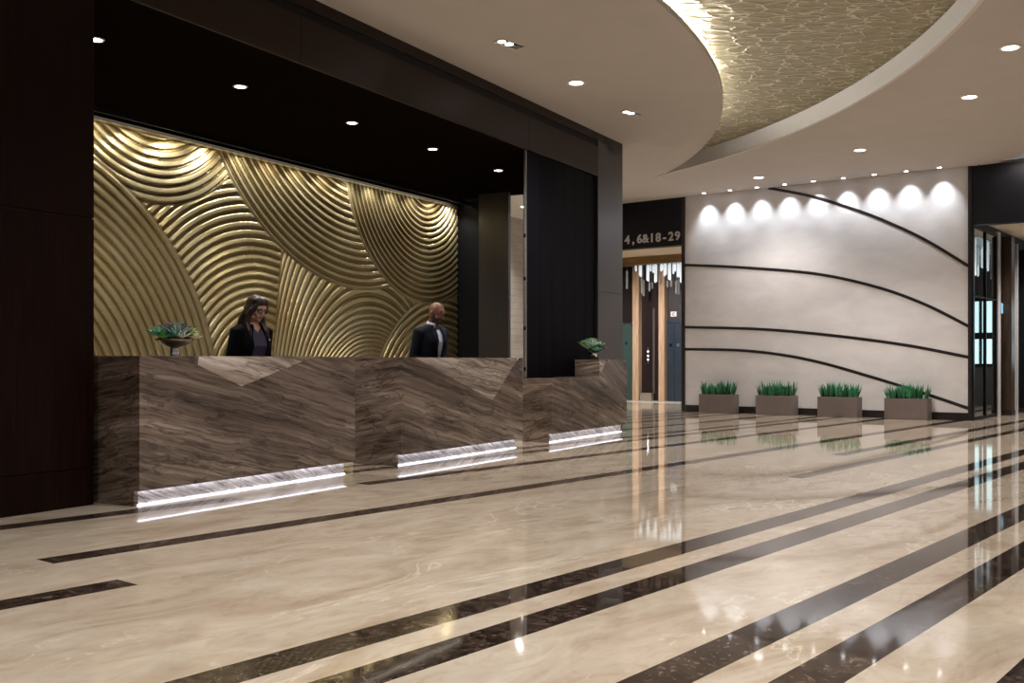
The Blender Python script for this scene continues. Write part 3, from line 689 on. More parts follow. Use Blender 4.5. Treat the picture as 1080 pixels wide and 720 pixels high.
og = (WL+.021, 3.0, 0); d = thing('steel_jamb', 'pale steel jamb strip between the timber post and black post', 'jamb', PB(*og), RB)
part('face', d, og, og[0], og[0]+.18, 3.0, 3.06, 0, 3.45, M_PALEMETAL, bevel=.004); part('reveal', d, og, og[0], og[0]+.03, 3.061, 3.7, 0, 3.6, M_BLACK)
og = (WL+.021, 3.75, 0); d = thing('wood_post', 'black post at the right edge of the view in the right lobby', 'post', PB(*og), RB)
part('shaft', d, og, og[0], og[0]+.4, 3.75, 4.3, .1, 3.4, M_BLACK, bevel=.006); part('foot', d, og, og[0], og[0]+.41, 3.74, 4.31, 0, .099, M_DARKTRIM)
og = (WL+.03, 2.15, 2.05); d = thing('wall_screen_panel', 'small blue lit display panel on dark reveal beside the mirror', 'screen', PB(*og), RB)
part('bezel', d, og, og[0]+.024, og[0]+.04, 2.12, 2.32, 2.0, 2.24, M_BLACK); part('display', d, og, og[0]+.041, og[0]+.045, 2.14, 2.3, 2.02, 2.22, emit('display_blue', (.12, .3, .42), .8))
# window at the far end of that lobby, seen in the mirror
wn = sbox('window_1', 'B', 6.0, 8.6, 7.12, 7.2, .95, 2.6, M_BLACK, **ST)
pane = emit('daylight_pane', (.62, .86, .92), 1.3)
for k in range(4):
    for z0, z1 in ((.06, .66), (.82, 1.58)):
        bm = bmesh.new(); x = .06+k*.64; bx(bm, x, x+.56, -.012, .0, z0, z1); obj('pane', bm, pane, wn)
rnd = random.Random(3); dat = []
for k in range(90):
    z1 = -rnd.uniform(.3, .95); dat.append((rnd.uniform(0, 1.6), rnd.uniform(0, 2.6), -.02, z1, .022, M_GLASSW if rnd.random() < .6 else M_GLASSC))
rods('crystal_chandelier', 'cluster of crystal rods in the right lobby, seen only in the mirror glass', dat, PB(6.4, 2.9, 3.659), RB)

# ------------------------------------------------------------------ lamps
def spot(name, loc, energy, angle, blend, col, tilt=None, rad=.05, parent=None):
    l = bpy.data.lights.new(name, 'SPOT'); l.energy = energy; l.spot_size = math.radians(angle); l.spot_blend = blend; l.color = col; l.shadow_soft_size = rad
    o = bpy.data.objects.new(name, l); C.objects.link(o); o.location = loc
    if tilt is not None: o.rotation_euler = Vector(tilt).to_track_quat('-Z', 'Y').to_euler()
    if parent: o.parent = parent
    return o
WARM = (1., .955, .91); COOL = (.86, .93, 1.)
ring_bm = bmesh.new(); lathe(ring_bm, [(.088, 0), (.118, 0), (.122, -.004), (.118, -.009), (.09, -.007)], 28)
RING = bpy.data.meshes.new('trim_ring'); ring_bm.to_mesh(RING); ring_bm.free(); RING.materials.append(M_WHITE)
lens_bm = bmesh.new(); lathe(lens_bm, [(.087, -.0072), (.086, -.0098)], 24)
LENS = bpy.data.meshes.new('lens'); lens_bm.to_mesh(LENS); lens_bm.free(); LENS.materials.append(M_LAMP)
LENS2 = LENS.copy(); LENS2.name = 'lens'; LENS2.materials[0] = M_SPOT
def downlight(x, y, z, label, group, energy=0, angle=120, k=1., col=WARM, name='ceiling_light', lens=None):
    t = thing(name, label, 'ceiling light', (x, y, z-.0005), 0, group)
    for n, me in (('trim_ring', RING), ('lens', lens or LENS)):
        o = bpy.data.objects.new(n, me); C.objects.link(o); o.parent = t; o.scale = (k, k, 1)
    if energy: spot('lamp', (x, y, z-.03), energy, angle, .7, col, (0, 0, -1), .09)
    return t
E_MAIN = 440
for (x, y), lb in zip(((.81, 13.06), (6.09, 13.76), (5.59, 11.59), (5.8, 17.23), (4.73, 19.82)),
        ('round ceiling light on the left ceiling between two black recessed spotlights', 'round ceiling light outside the gold dome, second from the right edge',
         'round ceiling light outside the gold dome, nearest the upper right corner', 'round ceiling light outside the gold dome in front of the pale wall, larger of two',
         'round ceiling light farthest back, just above the row of wall spotlights')):
    downlight(x, y, CEIL, lb, 'round ceiling lights', E_MAIN if y < 16 else (680 if y < 19 else 300))
for x, y in ((-.6, 7.2), (4.4, 7.0), (7.5, 8.5), (1.0, 2.0), (6, 3.4), (-3., 3.2), (9.5, 13.), (.6, 4.8), (3., -1.5), (10., 6.)):  # lamps added out of view to light the open floor
    downlight(x, y, CEIL, 'added round ceiling light outside the view, over the open lobby floor', 'round ceiling lights out of view', E_MAIN)
# small lights in the alcove soffit
for i, u in enumerate((6.22, 8.01, 9.88, 11.63, 13.41)):
    p = PA(u, -7.65)
    downlight(p.x, p.y, 3.932, ('small round light in the dark soffit, nearest the left timber pillar', 'small round light in the dark soffit, second from the left pillar', 'small round light in the dark soffit, middle of the five',
              'small round light in the dark soffit, second from the far end', 'small round light in the dark soffit, farthest, above the grey column')[i], 'soffit lights', 170, 150, .62, (1, .95, .9), 'soffit_light')
# square black double spotlights in the left ceiling
for (x, y), lb in (((-.03, 11.45), 'black recessed double spotlight in the left ceiling, larger and higher in view'), ((1.69, 14.66), 'black recessed double spotlight in the left ceiling, smaller, beside the gold dome edge')):
    t = thing('recessed_spotlight', lb, 'spotlight', (x, y, CEIL-.0005), .82, 'black recessed spotlights')
    bm = bmesh.new(); bx(bm, -.18, .18, -.07, .07, -.006, 0); obj('plate', bm, M_BLACK, t, bevel=.002)
    bm = bmesh.new()
    for q in ((-.19, .19, -.08, -.0705), (-.19, .19, .0705, .08), (-.19, -.1805, -.0705, .0705), (.1805, .19, -.0705, .0705)): bx(bm, *q, -.01, 0)
    obj('frame', bm, M_WHITE, t)
    for k, mm in ((-.12, M_LAMP), (0, M_LAMP), (.12, M_METAL)):
        bm = bmesh.new(); lathe(bm, [(.045, -.0062), (.045, -.012)], 18, (k, 0, 0)); obj('lens', bm, mm, t)
    spot('lamp', (x, y, CEIL-.04), 120, 60, .6, WARM, (.2, .1, -1), .05)
# nine spotlights grazing the pale wall
ords = ('first', 'second', 'third', 'fourth', 'fifth', 'sixth', 'seventh', 'eighth', 'ninth and last')
for i in range(9):
    s = .584+.59*i; p = PB(s, -.24)
    downlight(p.x, p.y, CEIL, f'tiny spotlight washing the pale wall, {ords[i]} counted from the elevator opening', 'wall wash spotlights', 0, 0, .42, COOL, 'wall_spotlight', LENS2)
    spot('lamp', (p.x, p.y, CEIL-.02), 70, 76, 1., COOL, (M.x*.26, M.y*.26, -1), .03)
# wash light above the gold panel
M_COVE = emit('cove_warm', (1, .9, .74), 6.)
bm = bmesh.new(); bx(bm, 0, 10.4, -.02, .02, -.012, 0)
tag(obj('wash_light_strip', bm, M_COVE, None, PA(5.4, -9.76, 3.931), RA), 'slim warm light strip hidden behind the valance above the brass wall', 'light strip')
sbox('trim_valance', 'A', 5.25, 15.9, -9.66, -9.63, 3.868, 3.932, M_BLACK, **ST)
for i in range(18):
    p = PA(5.7+.58*i, -9.70, 3.905); d = PA(0, -1, 0)
    spot('lamp', p, 50, 120, .8, (1, .97, .93), (d.x*.2, d.y*.2, -1), .04)
# lamps added out of sight to brighten the two elevator lobbies and the passage
for s, q, e in ((-1.6, 1.35, 520), (-3.4, 1.35, 520), (7.6, 1.6, 700)):
    p = PB(s, q); downlight(p.x, p.y, 3.864 if s < 0 else 3.659, 'added round ceiling light inside an elevator lobby, hidden behind the header', 'lobby ceiling lights')
    spot('lamp', (p.x, p.y, 3.8 if s < 0 else 3.6), e, 130, .7, WARM, (M.x*.45, M.y*.45, -1), .09)
for u, v in ((16.8, -10.), (19., -10.2)):
    p = PA(u, v); downlight(p.x, p.y, 4.299, 'added round ceiling light in the tiled passage, hidden behind the column', 'passage ceiling lights', 330)

# ------------------------------------------------------------------ succulents
def smat(n, c, r=.45): return plain(n, c, rough=r, var=.25, scale=30)
M_S = dict(grey=smat('grey_green_leaf', (.24, .36, .30)), teal=smat('teal_leaf', (.02, .17, .14)), pale=smat('pale_leaf', (.55, .66, .55)), green=smat('fresh_leaf', (.13, .36, .07)),
           lime=smat('lime_leaf', (.26, .42, .08)), mauve=smat('mauve_leaf', (.22, .18, .22)), cactus=smat('cactus_skin', (.09, .16, .05), .7), mint=smat('mint_leaf', (.14, .42, .28)), cream=smat('cream_tip', (.6, .58, .4)))
def leaf(bm, base, dirv, ln, w, th, curl):
    d = Vector(dirv).normalized(); sd = d.cross(Vector((0, 0, 1)))
    sd = sd.normalized() if sd.length > .01 else Vector((1, 0, 0)); up = sd.cross(d); rows = []
    for i in range(5):
        t = i/4; ww = w*math.sin(PI*min(1, .18+.8*t))**.8*(1 if t < 1 else .1); tt = th*(1-.75*t)
        c = base + d*ln*t + up*curl*t*t
        rows.append([bm.verts.new(c-sd*ww+up*tt*.4), bm.verts.new(c+up*tt*.2), bm.verts.new(c+sd*ww+up*tt*.4), bm.verts.new(c-up*tt)])
    for r, t in zip(rows, rows[1:]):
        for k in range(4): bm.faces.new([r[k], r[(k+1) % 4], t[(k+1) % 4], t[k]])
    bm.faces.new(rows[0]); bm.faces.new(rows[-1][::-1])
def rosette(par, c, r, mat, n=3, w=.32, curl=.25, rnd=random, name='rosette', tilt=None):
    bm = bmesh.new()
    for k in range(n):
        cnt = 5+2*(n-k); el = .25+1.05*k/max(1, n-.5)
        for i in range(cnt):
            a = 2*PI*i/cnt + k*.7 + rnd.uniform(-.1, .1)
            leaf(bm, Vector((0, 0, 0)), (math.cos(a)*math.cos(el), math.sin(a)*math.cos(el), math.sin(el)), r*(1-.22*k)*rnd.uniform(.9, 1.1), r*w*(1-.2*k), r*.12, r*curl)
    o = obj(name, bm, mat, par, c, 0, smooth=True)
    if tilt: o.rotation_euler = tilt
    return o
def arrangement(label, loc, bowl, k, seed, specs, base_mat):
    rnd = random.Random(seed); t = thing('succulent_arrangement', label, 'potted plant', loc, RA, 'succulent bowls on the desks')
    bm = bmesh.new(); lathe(bm, bowl, 28); obj('bowl', bm, base_mat, t, smooth=True, bevel=0)
    return t, rnd
rn = random.Random(11)
p = PA(5.886, -6.32, 1.125)
t, rn = arrangement('succulents in a shallow footed bronze bowl on the long left desk', p, [(.15, .138), (.145, .125), (.12, .1), (.07, .078), (.034, .07), (.034, .004)][::-1], 1, 11, None,
                    plain('pewter_bronze', (.28, .23, .19), rough=.22, metal=.9))
bm = bmesh.new(); lathe(bm, [(.036, 0), (.037, .004), (.035, .066), (.033, .069)], 24); obj('pedestal', bm, M_CHROME, t, smooth=True)
bm = bmesh.new(); lathe(bm, [(.14, .13), (.13, .142), (.06, .15)], 20); obj('soil', bm, M_SOIL, t)
for c, r, m_, n, w_, cu in (((-.09, -.06, .145), .075, 'teal', 2, .2, .1), ((-.06, -.09, .155), .09, 'grey', 2, .1, .3), ((-.02, .0, .175), .085, 'mauve', 3, .3, .2), ((.0, -.07, .165), .07, 'mauve', 3, .34, .1),
                        ((.06, .03, .185), .085, 'teal', 3, .16, .0), ((.12, -.02, .155), .07, 'lime', 3, .3, .2), ((.145, .04, .15), .06, 'green', 3, .3, .2), ((-.12, .03, .155), .075, 'mint', 3, .25, .2), ((.02, .1, .16), .08, 'grey', 3, .3, .2),
                        ((-.04, -.12, .145), .06, 'pale', 2, .18, .15), ((.05, -.13, .14), .04, 'cream', 2, .3, .1), ((.1, -.1, .14), .045, 'cream', 2, .3, .1), ((.16, -.04, .14), .045, 'pale', 2, .3, .1), ((-.14, -.04, .14), .05, 'green', 2, .25, .1)):
    rosette(t, (c[0]*1.15, c[1]*1.15, c[2]+.55*(c[2]-.135)), r*1.3, M_S[m_], n, w_, cu, rn)
bm = bmesh.new()
N = 22
rows = []
for j in range(9):
    ph = PI*j/8; rows.append([bm.verts.new((math.cos(2*PI*i/N)*math.sin(ph)*.055*(1+.09*(i % 2)), math.sin(2*PI*i/N)*math.sin(ph)*.055*(1+.09*(i % 2)), .05*math.cos(ph))) for i in range(N)])
for a, b_ in zip(rows, rows[1:]):
    for i in range(N): bm.faces.new([a[i], a[(i+1) % N], b_[(i+1) % N], b_[i]])
bmesh.ops.remove_doubles(bm, verts=bm.verts, dist=.0005)
obj('ball_cactus', bm, M_S['cactus'], t, (.075, -.075, .165), smooth=True)
for x, y, s_ in ((-.05, -.05, 1), (-.02, -.06, .9), (-.09, -.03, .8)):
    bm = bmesh.new(); tube(bm, [(0, 0, 0), (.01, -.01, .04), (.035, -.02, .075*s_), (.05*s_, -.02, .1*s_)], [.006, .006, .005, .002], 6); obj('curled_leaf', bm, M_S['pale'], t, (x, y, .15), smooth=True)

p = PA(13.93, -6.33, 1.105)
t, rn = arrangement('succulents in a small silver cup on the raised end of the stepped desk', p, [(.05, 0), (.056, .004), (.058, .08), (.064, .1), (.058, .1)], 1, 5, None, M_CHROME)
bm = bmesh.new(); lathe(bm, [(.056, .1001), (.05, .108), (.02, .11)], 16); obj('soil', bm, M_SOIL, t)
for c, r, m_, n, w_, cu in (((-.02, -.03, .17), .12, 'mint', 3, .34, .2), ((-.13, 0, .16), .12, 'grey', 2, .12, .3), ((-.1, -.06, .2), .1, 'pale', 2, .12, .2), ((.1, -.02, .18), .1, 'pale', 3, .32, .2), ((.06, .03, .24), .085, 'lime', 3, .34, .2),
                        ((.0, .04, .23), .085, 'mint', 3, .3, .2), ((.13, .05, .2), .08, 'teal', 3, .3, .2), ((-.04, .08, .2), .1, 'green', 3, .28, .2), ((.08, -.08, .14), .08, 'mauve', 3, .3, .1), ((-.08, -.08, .13), .08, 'mint', 3, .3, .1), ((.1, .0, .13), .07, 'cream', 2, .3, .1), ((.01, -.08, .14), .09, 'teal', 3, .3, .1)):
    c = (c[0]*1.35-.03, c[1]*1.3, .1+(c[2]-.1)*1.15)
    rosette(t, c, r*1.15, M_S[m_], n, w_, cu, rn)
    if c[2] > .15 or abs(c[0]) > .06:
        bm = bmesh.new(); tube(bm, [(c[0]*.3, c[1]*.3, .1), (c[0]*.7, c[1]*.7, (c[2]+.1)/2), (c[0], c[1], c[2]+.005)], .007, 6); obj('stem', bm, M_S['cactus'], t)

# ------------------------------------------------------------------ people
def rings(bm, R, n=28, pw_=2.3):
    """loft of horizontal super-ellipse rings (z, rx, ry, yc)"""
    rr = []
    for z, rx, ry, yc in R:
        ring = []
        for k in range(n):
            a = 2*PI*k/n; c, s = math.cos(a), math.sin(a)
            ring.append(bm.verts.new((rx*math.copysign(abs(c)**(2/pw_), c), yc+ry*math.copysign(abs(s)**(2/pw_), s), z)))
        rr.append(ring)
    for a, b in zip(rr, rr[1:]):
        for k in range(n): bm.faces.new([a[k], a[(k+1) % n], b[(k+1) % n], b[k]])
    bm.faces.new(rr[0][::-1]); bm.faces.new(rr[-1])
def front_y(R, x, z, pw_=2.3):
    for a, b in zip(R, R[1:]):
        if a[0] <= z <= b[0]:
            t = (z-a[0])/(b[0]-a[0]); rx, ry, yc = (a[i]+(b[i]-a[i])*t for i in (1, 2, 3))
            return yc - ry*max(0, 1-min(1, abs(x)/rx)**pw_)**(1/pw_)
    return 0
def person(P):
    ln = P['lean']
    def wp(bm):
        for v in bm.verts:
            c = v.co; t = min(1, max(0, (c.z-.95)/.35)); c.y -= ln*max(0, c.z-.95)*t; c.x += 0; v.co = c*k
    F = P['female']; k = P['scale']
    root_loc, rot = P['loc'], P['rot']
    if F:
        T = [(.84, .165, .12, .01), (.94, .175, .12, .005), (1.07, .13, .095, 0), (1.16, .135, .10, -.005), (1.27, .155, .125, -.015), (1.36, .165, .105, 0), (1.43, .155, .08, .01), (1.475, .09, .065, .01), (1.50, .055, .055, .005)]
        sh = .172
    else:
        T = [(.84, .165, .12, .01), (.94, .165, .12, .005), (1.07, .155, .11, 0), (1.18, .17, .12, -.005), (1.30, .19, .13, -.01), (1.38, .195, .115, 0), (1.445, .18, .085, .01), (1.49, .105, .07, .01), (1.515, .066, .06, .005)]
        sh = .205
    hp = P['pitch']; hy = P['yaw']
    hc_ = Vector((0, -.055, 1.635)) if F else Vector((0, -.06, 1.645))
    HM = Matrix.Translation(hc_) @ Matrix.Rotation(hy, 4, 'Z') @ Matrix.Rotation(hp, 4, 'X')
    def HE(bm, c, r, seg=20, rx=0.):
        m = HM @ Matrix.Translation(c) @ Matrix.Rotation(rx, 4, 'X') @ Matrix.Diagonal((*r, 1))
        bmesh.ops.create_uvsphere(bm, u_segments=seg, v_segments=seg//2+2, radius=1, matrix=m)
    g = 1. if F else 1.08
    arms = {}
    for s in (-1, 1):
        S = Vector((s*sh, .01, 1.40)); E = Vector((s*(sh+.045), .05, 1.12)); Wp = Vector((s*(sh-.035), -.2, .985))
        arms[s] = (S, E, Wp)
    bm = bmesh.new()
    rings(bm, T)
    tube(bm, [(0, .012, 1.44), (0, -.005, 1.52), (0, -.03, 1.58), (0, -.04, 1.63)], [.062*g, .054*g, .052*g, .055*g], 18)      # neck
    w_ = 1. if F else 1.03
    HE(bm, (0, .018, .03), (.076*w_, .096*w_, .088)); HE(bm, (0, -.03, -.04), (.06*w_, .064, .075)); HE(bm, (0, -.068, -.093), (.026*w_, .024, .022))
    HE(bm, (0, -.055, .03), (.062, .036, .05)); HE(bm, (0, -.104, -.022), (.0135, .018, .016)); HE(bm, (0, -.096, .0), (.009, .014, .03), 12, -.25)      # forehead, nose
    for s in (-1, 1):
        HE(bm, (s*.042, -.062, -.03), (.024, .028, .024)); HE(bm, (s*.032, -.082, .022), (.026, .012, .008), 12)              # cheek, brow
        HE(bm, (s*.079*w_, .012, -.012), (.009, .02, .031), 12); HE(bm, (s*.05, -.02, -.075), (.02, .04, .025), 12)      # ear, jaw
        S, E, Wp = arms[s]
        tube(bm, [S+Vector((-s*.05, 0, .02)), S, S.lerp(E, .5), E, E.lerp(Wp, .35), Wp], [.055*g, .054*g, .044*g, .038*g, .037*g, .025*g], 14)
        pd = Vector((-s*.05, -1, -.12)).normalized(); side = Vector((1, 0, 0))
        palm = Wp+pd*.05; tube(bm, [Wp-pd*.01, Wp+pd*.03, Wp+pd*.085], [.024*g, .036*g, .038*g], 14, .42)
        for j, ln in enumerate((.066, .078, .073, .056)):    # index .. little finger, each bent over the keys
            b0 = Wp+pd*.085+side*(-s)*(.033-.0225*j); dn = Vector((0, 0, -1))
            tube(bm, [b0-pd*.02, b0+pd*ln*.35+dn*.002, b0+pd*ln*.72+dn*.014, b0+pd*ln*.92+dn*.032], [.0088, .0085, .0078, .0065], 8)
        tb = Wp+pd*.03+side*(-s)*.03
        tube(bm, [tb, tb+side*(-s)*.022+pd*.025, tb+side*(-s)*.03+pd*.055+Vector((0, 0, -.01))], [.012, .0105, .008], 8)
        hx = s*.09
        tube(bm, [(hx, .0, .93), (hx*1.02, .0, .72), (hx*1.03, -.005, .48), (hx*1.04, .012, .3), (hx*1.05, .02, .07)], [.088*g, .08*g, .055*g, .052*g, .038*g], 16)
        ell(bm, (hx*1.1, -.05, .038), (.042, .115, .036))
    wp(bm)
    me = remesh('person', bm, .0065*k, 3)
    root = link('person', me, P['skin'], None, root_loc, rot, smooth=True)
    tag(root, P['label'], 'person')
    def part(name, bm, mat, smooth=True, **t):
        wp(bm)
        return obj(name, bm, mat, root, smooth=smooth, **t)
    def rpart(name, bm, voxel, mat, cut=None, solid=0., it=4, **t):
        wp(bm)
        def un(c):
            c = Vector(c)/k; t = min(1, max(0, (c.z-.95)/.35)); c.y += ln*max(0, c.z-.95)*t; return c
        c2 = (lambda c, n: cut(un(c), n)) if cut else None
        return link(name, remesh(name, bm, voxel*k, it, c2, solid*k), mat, root, smooth=True, **t)
    # shirt / top under the jacket
    bm = bmesh.new(); R = [(z, rx+.008, ry+.008, yc) for z, rx, ry, yc in T if z < 1.49]; zt = 1.462 if F else 1.50
    rings(bm, R); rpart('top' if F else 'shirt', bm, .01, P['shirt'], cut=lambda c, n: c.z > zt-.01 or (c.z > (1.40 if F else 1.44) and c.y < -.02 and abs(c.x) < (c.z-(1.40 if F else 1.44))*.9), solid=.003)
    # trousers
    bm = bmesh.new(); rings(bm, [(z, rx+.014, ry+.014, yc) for z, rx, ry, yc in T if z < 1.05])
    for s in (-1, 1):
        hx = s*.09; tube(bm, [(hx, .0, .93), (hx*1.02, .0, .72), (hx*1.05, .0, .48), (hx*1.08, .012, .09)], [.103*g, .096*g, .078*g, .072*g], 16)
    rpart('trousers', bm, .011, P['trousers'])
    for s in (-1, 1):
        bm = bmesh.new(); ell(bm, (s*.099, -.052, .042), (.049, .13, .041)); ell(bm, (s*.098, .02, .05), (.046, .06, .048)); 
        for v in bm.verts: v.co.z = max(v.co.z, .001)
        rpart('shoe', bm, .008, M_BLACK)
    # jacket with an open front
    J = [(.78, .19, .145, .01)] + [(z, rx+.02, ry+.02, yc) for z, rx, ry, yc in T if z < 1.49] + [((1.485 if F else 1.505), .085, .075, .012)]
    if not F: J = [(z, rx+.004, ry, yc) for z, rx, ry, yc in J]
    bm = bmesh.new(); rings(bm, J)
    for s in (-1, 1):
        S, E, Wp = arms[s]
        tube(bm, [S+Vector((-s*.05, 0, .02)), S+Vector((s*.004, 0, .008)), S.lerp(E, .5), E, E.lerp(Wp, .35), Wp-(Wp-E)*.04], [.068*g, .074*g, .062*g, .054*g, .051*g, .043*g], 16)
        ell(bm, S+Vector((-s*.03, 0, .012)), (.085*g, .075*g, .06*g))
    if F: vw = lambda z: (.09 if z < 1.36 else .09-.4*(z-1.36))
    else: vw = lambda z: (.012 if z < 1.02 else min(.05, .012+(z-1.02)*.2))
    off = P['v_off']
    rpart('jacket', bm, .0095, P['jacket'], cut=lambda c, n: (abs(c.x-off) < vw(c.z) and c.y < .0 and n.y < .35 and c.z < 1.52) or (c.z > 1.462 and math.hypot(c.x, (c.y-.01)) < .072), solid=.004, it=5)
    # lapels lie on the jacket front along the opening
    for s in (-1, 1):
        bm = bmesh.new(); rows = []
        zz = [1.10+.36*i/14 for i in range(15)]
        for z in zz:
            x0 = off+s*(vw(z)-.004); wd = .012+.05*math.sin(min(1, (z-1.10)/.3)*PI/2)
            if z > 1.40: wd *= 1-.25*(z-1.40)/.06
            x1 = x0+s*wd; y0, y1 = front_y(J, x0, z)-.008, front_y(J, x1, z)-.007
            rows.append([bm.verts.new((x0, y0, z)), bm.verts.new((x1, y1, z)), bm.verts.new((x1, y1+.006, z)), bm.verts.new((x0, y0+.006, z))])
        for r, t in zip(rows, rows[1:]):
            for q in range(4): bm.faces.new([r[q], r[(q+1) % 4], t[(q+1) % 4], t[q]])
        bm.faces.new(rows[0]); bm.faces.new(rows[-1][::-1]); part('lapel', bm, P['jacket'])
    # eyes, brows, lips
    def hpart(name, bm, mat, **t):
        return part(name, bm, mat, **t)
    for s in (-1, 1):
        bm = bmesh.new(); HE(bm, (s*.032, -.083, .004), (.0135, .0095, .0085), 14); e_ = hpart('eye', bm, M_EYE)
        bm = bmesh.new(); HE(bm, (s*.032, -.0905, .0005), (.0058, .003, .0056), 12); o = hpart('iris', bm, M_IRIS); o.parent = e_
        bm = bmesh.new(); HE(bm, (s*.032, -.0855, .0095), (.0155, .0098, .0055), 14); hpart('eyelid', bm, P['skin'])
        bm = bmesh.new(); tube(bm, [HM @ Vector((s*a, y, z)) for a, y, z in ((.014, -.094, .024), (.032, -.094, .03), (.05, -.08, .024))], [.003, .0035, .0018], 6); hpart('eyebrow', bm, P['hair'])
    bm = bmesh.new(); HE(bm, (0, -.0925, -.056), (.024, .008, .0045), 14); HE(bm, (0, -.0925, -.064), (.02, .008, .0055), 14); hpart('lips', bm, P['lips'])
    if F:
        bm = bmesh.new(); HE(bm, (0, .034, .042), (.086, .1, .092), 28); HE(bm, (0, .06, -.03), (.08, .07, .09), 24)
        def HT(pts, rad, flat=1.): tube(bm, [HM @ Vector(p) for p in pts], rad, 12, flat)
        for s in (-1, 1):
            HE(bm, (s*.02, -.012, .082), (.066, .082, .05), 20); HE(bm, (s*.068, .022, -.02), (.03, .05, .075), 16)
            HT([(s*.045, -.05, .085), (s*.074, -.05, .04), (s*.084, -.03, -.02)], [.022, .022, .028])
            tube(bm, [HM @ Vector((s*.083, -.02, .0)), HM @ Vector((s*.088, -.01, -.07)), Vector((s*.095, -.035, 1.49)), Vector((s*.1, -.085, 1.415)), Vector((s*.096, -.112, 1.34))], [.03, .036, .037, .03, .012], 12, .8)
            tube(bm, [HM @ Vector((s*.045, .055, .02)), Vector((s*.075, .06, 1.53)), Vector((s*.085, .085, 1.42)), Vector((s*.07, .115, 1.33))], [.035, .046, .042, .015], 12)
        tube(bm, [HM @ Vector((0, .09, .0)), Vector((0, .085, 1.53)), Vector((0, .11, 1.42)), Vector((0, .13, 1.32))], [.06, .058, .05, .02], 12)
        rpart('hair', bm, .0065, P['hair'], it=3)
        gl = bpy.data.objects.new('glasses', None); C.objects.link(gl); gl.parent = root; bpy.data.objects.remove(gl)
        fr = bmesh.new()
        for s in (-1, 1):
            lp = [HM @ Vector((s*.034+.0265*math.copysign(abs(math.cos(a))**.7, math.cos(a)), -.101+.012*abs(math.cos(a)), .003+.0175*math.copysign(abs(math.sin(a))**.7, math.sin(a)))) for a in (2*PI*i/24 for i in range(25))]
            tube(fr, lp, .0042, 6)
            tube(fr, [HM @ Vector((s*.06, -.09, .008)), HM @ Vector((s*.078, -.04, .006)), HM @ Vector((s*.082, .005, .0))], .0036, 6)
        tube(fr, [HM @ Vector((-.009, -.102, .006)), HM @ Vector((0, -.106, .008)), HM @ Vector((.009, -.102, .006))], .0036, 6)
        part('glasses', fr, M_BLACK)
        bm = bmesh.new(); lathe(bm, [(.013, 0), (.013, .004)], 14)
        bm.transform(Matrix.Translation((.12, front_y(J, .12, 1.33)-.002, 1.33)) @ Matrix.Rotation(PI/2, 4, 'X')); part('badge_or_glint', bm, M_METAL)
    else:
        # trimmed beard shell round the jaw, shirt collar
        bm = bmesh.new(); HE(bm, (0, -.036, -.056), (.071, .073, .077), 24); HE(bm, (0, -.07, -.095), (.034, .033, .032), 16)
        for s in (-1, 1): HE(bm, (s*.06, -.012, -.052), (.013, .026, .036), 14)
        HMi = HM.inverted()
        def bcut(c, n):
            l = HMi @ c
            return (l.z > -.03 and abs(l.x) < .046) or l.z > -.005 or (abs(l.x) < .026 and -.072 < l.z < -.05) or l.y > .03
        rpart('beard', bm, .005, P['hair'], cut=bcut, solid=.002, it=2)
        bm = bmesh.new(); HE(bm, (0, -.094, -.0465), (.028, .008, .005), 14); part('moustache', bm, P['hair'])
        bm = bmesh.new(); rows = []
        for i in range(21):       # standing collar open at the front
            a = -PI/2 + .42 + (2*PI-.84)*i/20; c, s = math.cos(a), math.sin(a)
            fz = .5-.5*s
            rows.append([bm.verts.new((c*.071, .004+s*.07-fz*.006, 1.475-.012*fz)), bm.verts.new((c*.066, .0+s*.064-fz*.022, 1.545-.03*fz)), bm.verts.new((c*.07, .0+s*.068-fz*.022, 1.546-.03*fz)), bm.verts.new((c*.078, .004+s*.078-fz*.012, 1.47-.014*fz))])
        for r, t in zip(rows, rows[1:]):
            for q in range(4): bm.faces.new([r[q], r[(q+1) % 4], t[(q+1) % 4], t[q]])
        bm.faces.new(rows[0]); bm.faces.new(rows[-1][::-1]); part('collar', bm, P['shirt'])
        for z in (1.38, 1.29, 1.2):
            bm = bmesh.new(); ell(bm, (off, front_y(T, 0, z)-.011, z), (.006, .003, .006), 10); part('button', bm, M_WHITE)
    return root
M_EYE = plain('eye_white', (.75, .73, .7), rough=.25, var=.02); M_IRIS = plain('iris_brown', (.03, .015, .008), rough=.2)
p = PA(7.47, -7.0)
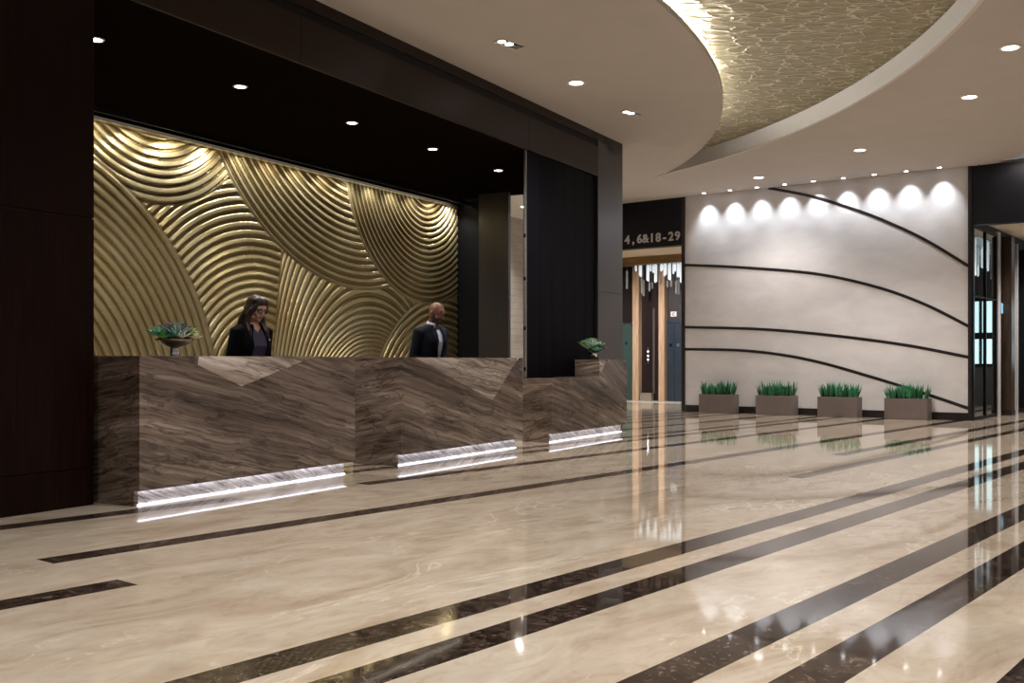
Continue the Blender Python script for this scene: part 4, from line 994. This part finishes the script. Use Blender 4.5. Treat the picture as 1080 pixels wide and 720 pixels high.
person(dict(female=True, lean=.06, scale=.968, loc=p, rot=math.radians(52), pitch=.36, yaw=.12, v_off=.0, label='woman with long dark hair, glasses and black blazer looking down behind desk',
            skin=plain('fair_skin', (.55, .33, .26), rough=.5, var=.06, scale=40), hair=grain('dark_brown_hair', (.010, .004, .003), (.03, .012, .009), rough=.4, scale=(60, 60, 4)),
            lips=plain('lips_rose', (.36, .11, .1), rough=.4), shirt=plain('violet_grey_cloth', (.055, .045, .095), rough=.75, bump=.2, scale=60), jacket=plain('black_wool', (.003, .003, .005), spec=.12, rough=.9, var=.2, scale=80), trousers=M_BLACK))
p = PA(10.56, -6.98)
person(dict(female=False, lean=.16, scale=1.015, loc=p, rot=math.radians(52), pitch=.48, yaw=.12, v_off=.0, label='bald bearded man in dark suit and open white shirt looking down behind desk',
            skin=plain('brown_skin', (.20, .085, .055), rough=.42, var=.08, scale=40), hair=plain('short_black_beard', (.026, .013, .009), rough=.7, var=.3, scale=200), lips=plain('lips_brown', (.16, .06, .045), rough=.4),
            shirt=plain('pale_blue_cotton', (.55, .62, .8), rough=.7, var=.04, scale=50), jacket=plain('charcoal_navy_wool', (.008, .009, .016), spec=.15, rough=.85, var=.2, scale=80), trousers=plain('charcoal_trousers', (.012, .013, .018), rough=.8)))

# ------------------------------------------------------------------ world, camera
w = bpy.data.worlds.new('World'); bpy.context.scene.world = w; w.use_nodes = True
w.node_tree.nodes['Background'].inputs[0].default_value = (.92, .9, .9, 1); w.node_tree.nodes['Background'].inputs[1].default_value = .2
cd = bpy.data.cameras.new('camera'); cam = bpy.data.objects.new('camera', cd); C.objects.link(cam)
cd.sensor_fit = 'HORIZONTAL'; cd.sensor_width = 36; cd.lens = FOC/1080*36; cd.shift_y = 20/1080
cam.location = (0, 0, H_EYE); cam.rotation_euler = (PI/2, 0, 0); cd.clip_end = 200
S = bpy.context.scene; S.camera = cam
S.view_settings.view_transform = 'Standard'; S.view_settings.look = 'None'; S.view_settings.exposure = 0.; S.view_settings.gamma = 1.
S.view_settings.use_curve_mapping = False
S.cycles.max_bounces = 8; S.cycles.diffuse_bounces = 4; S.cycles.glossy_bounces = 4; S.cycles.sample_clamp_indirect = 6.; S.cycles.use_denoising = True
S.cycles.caustics_reflective = False; S.cycles.caustics_refractive = False
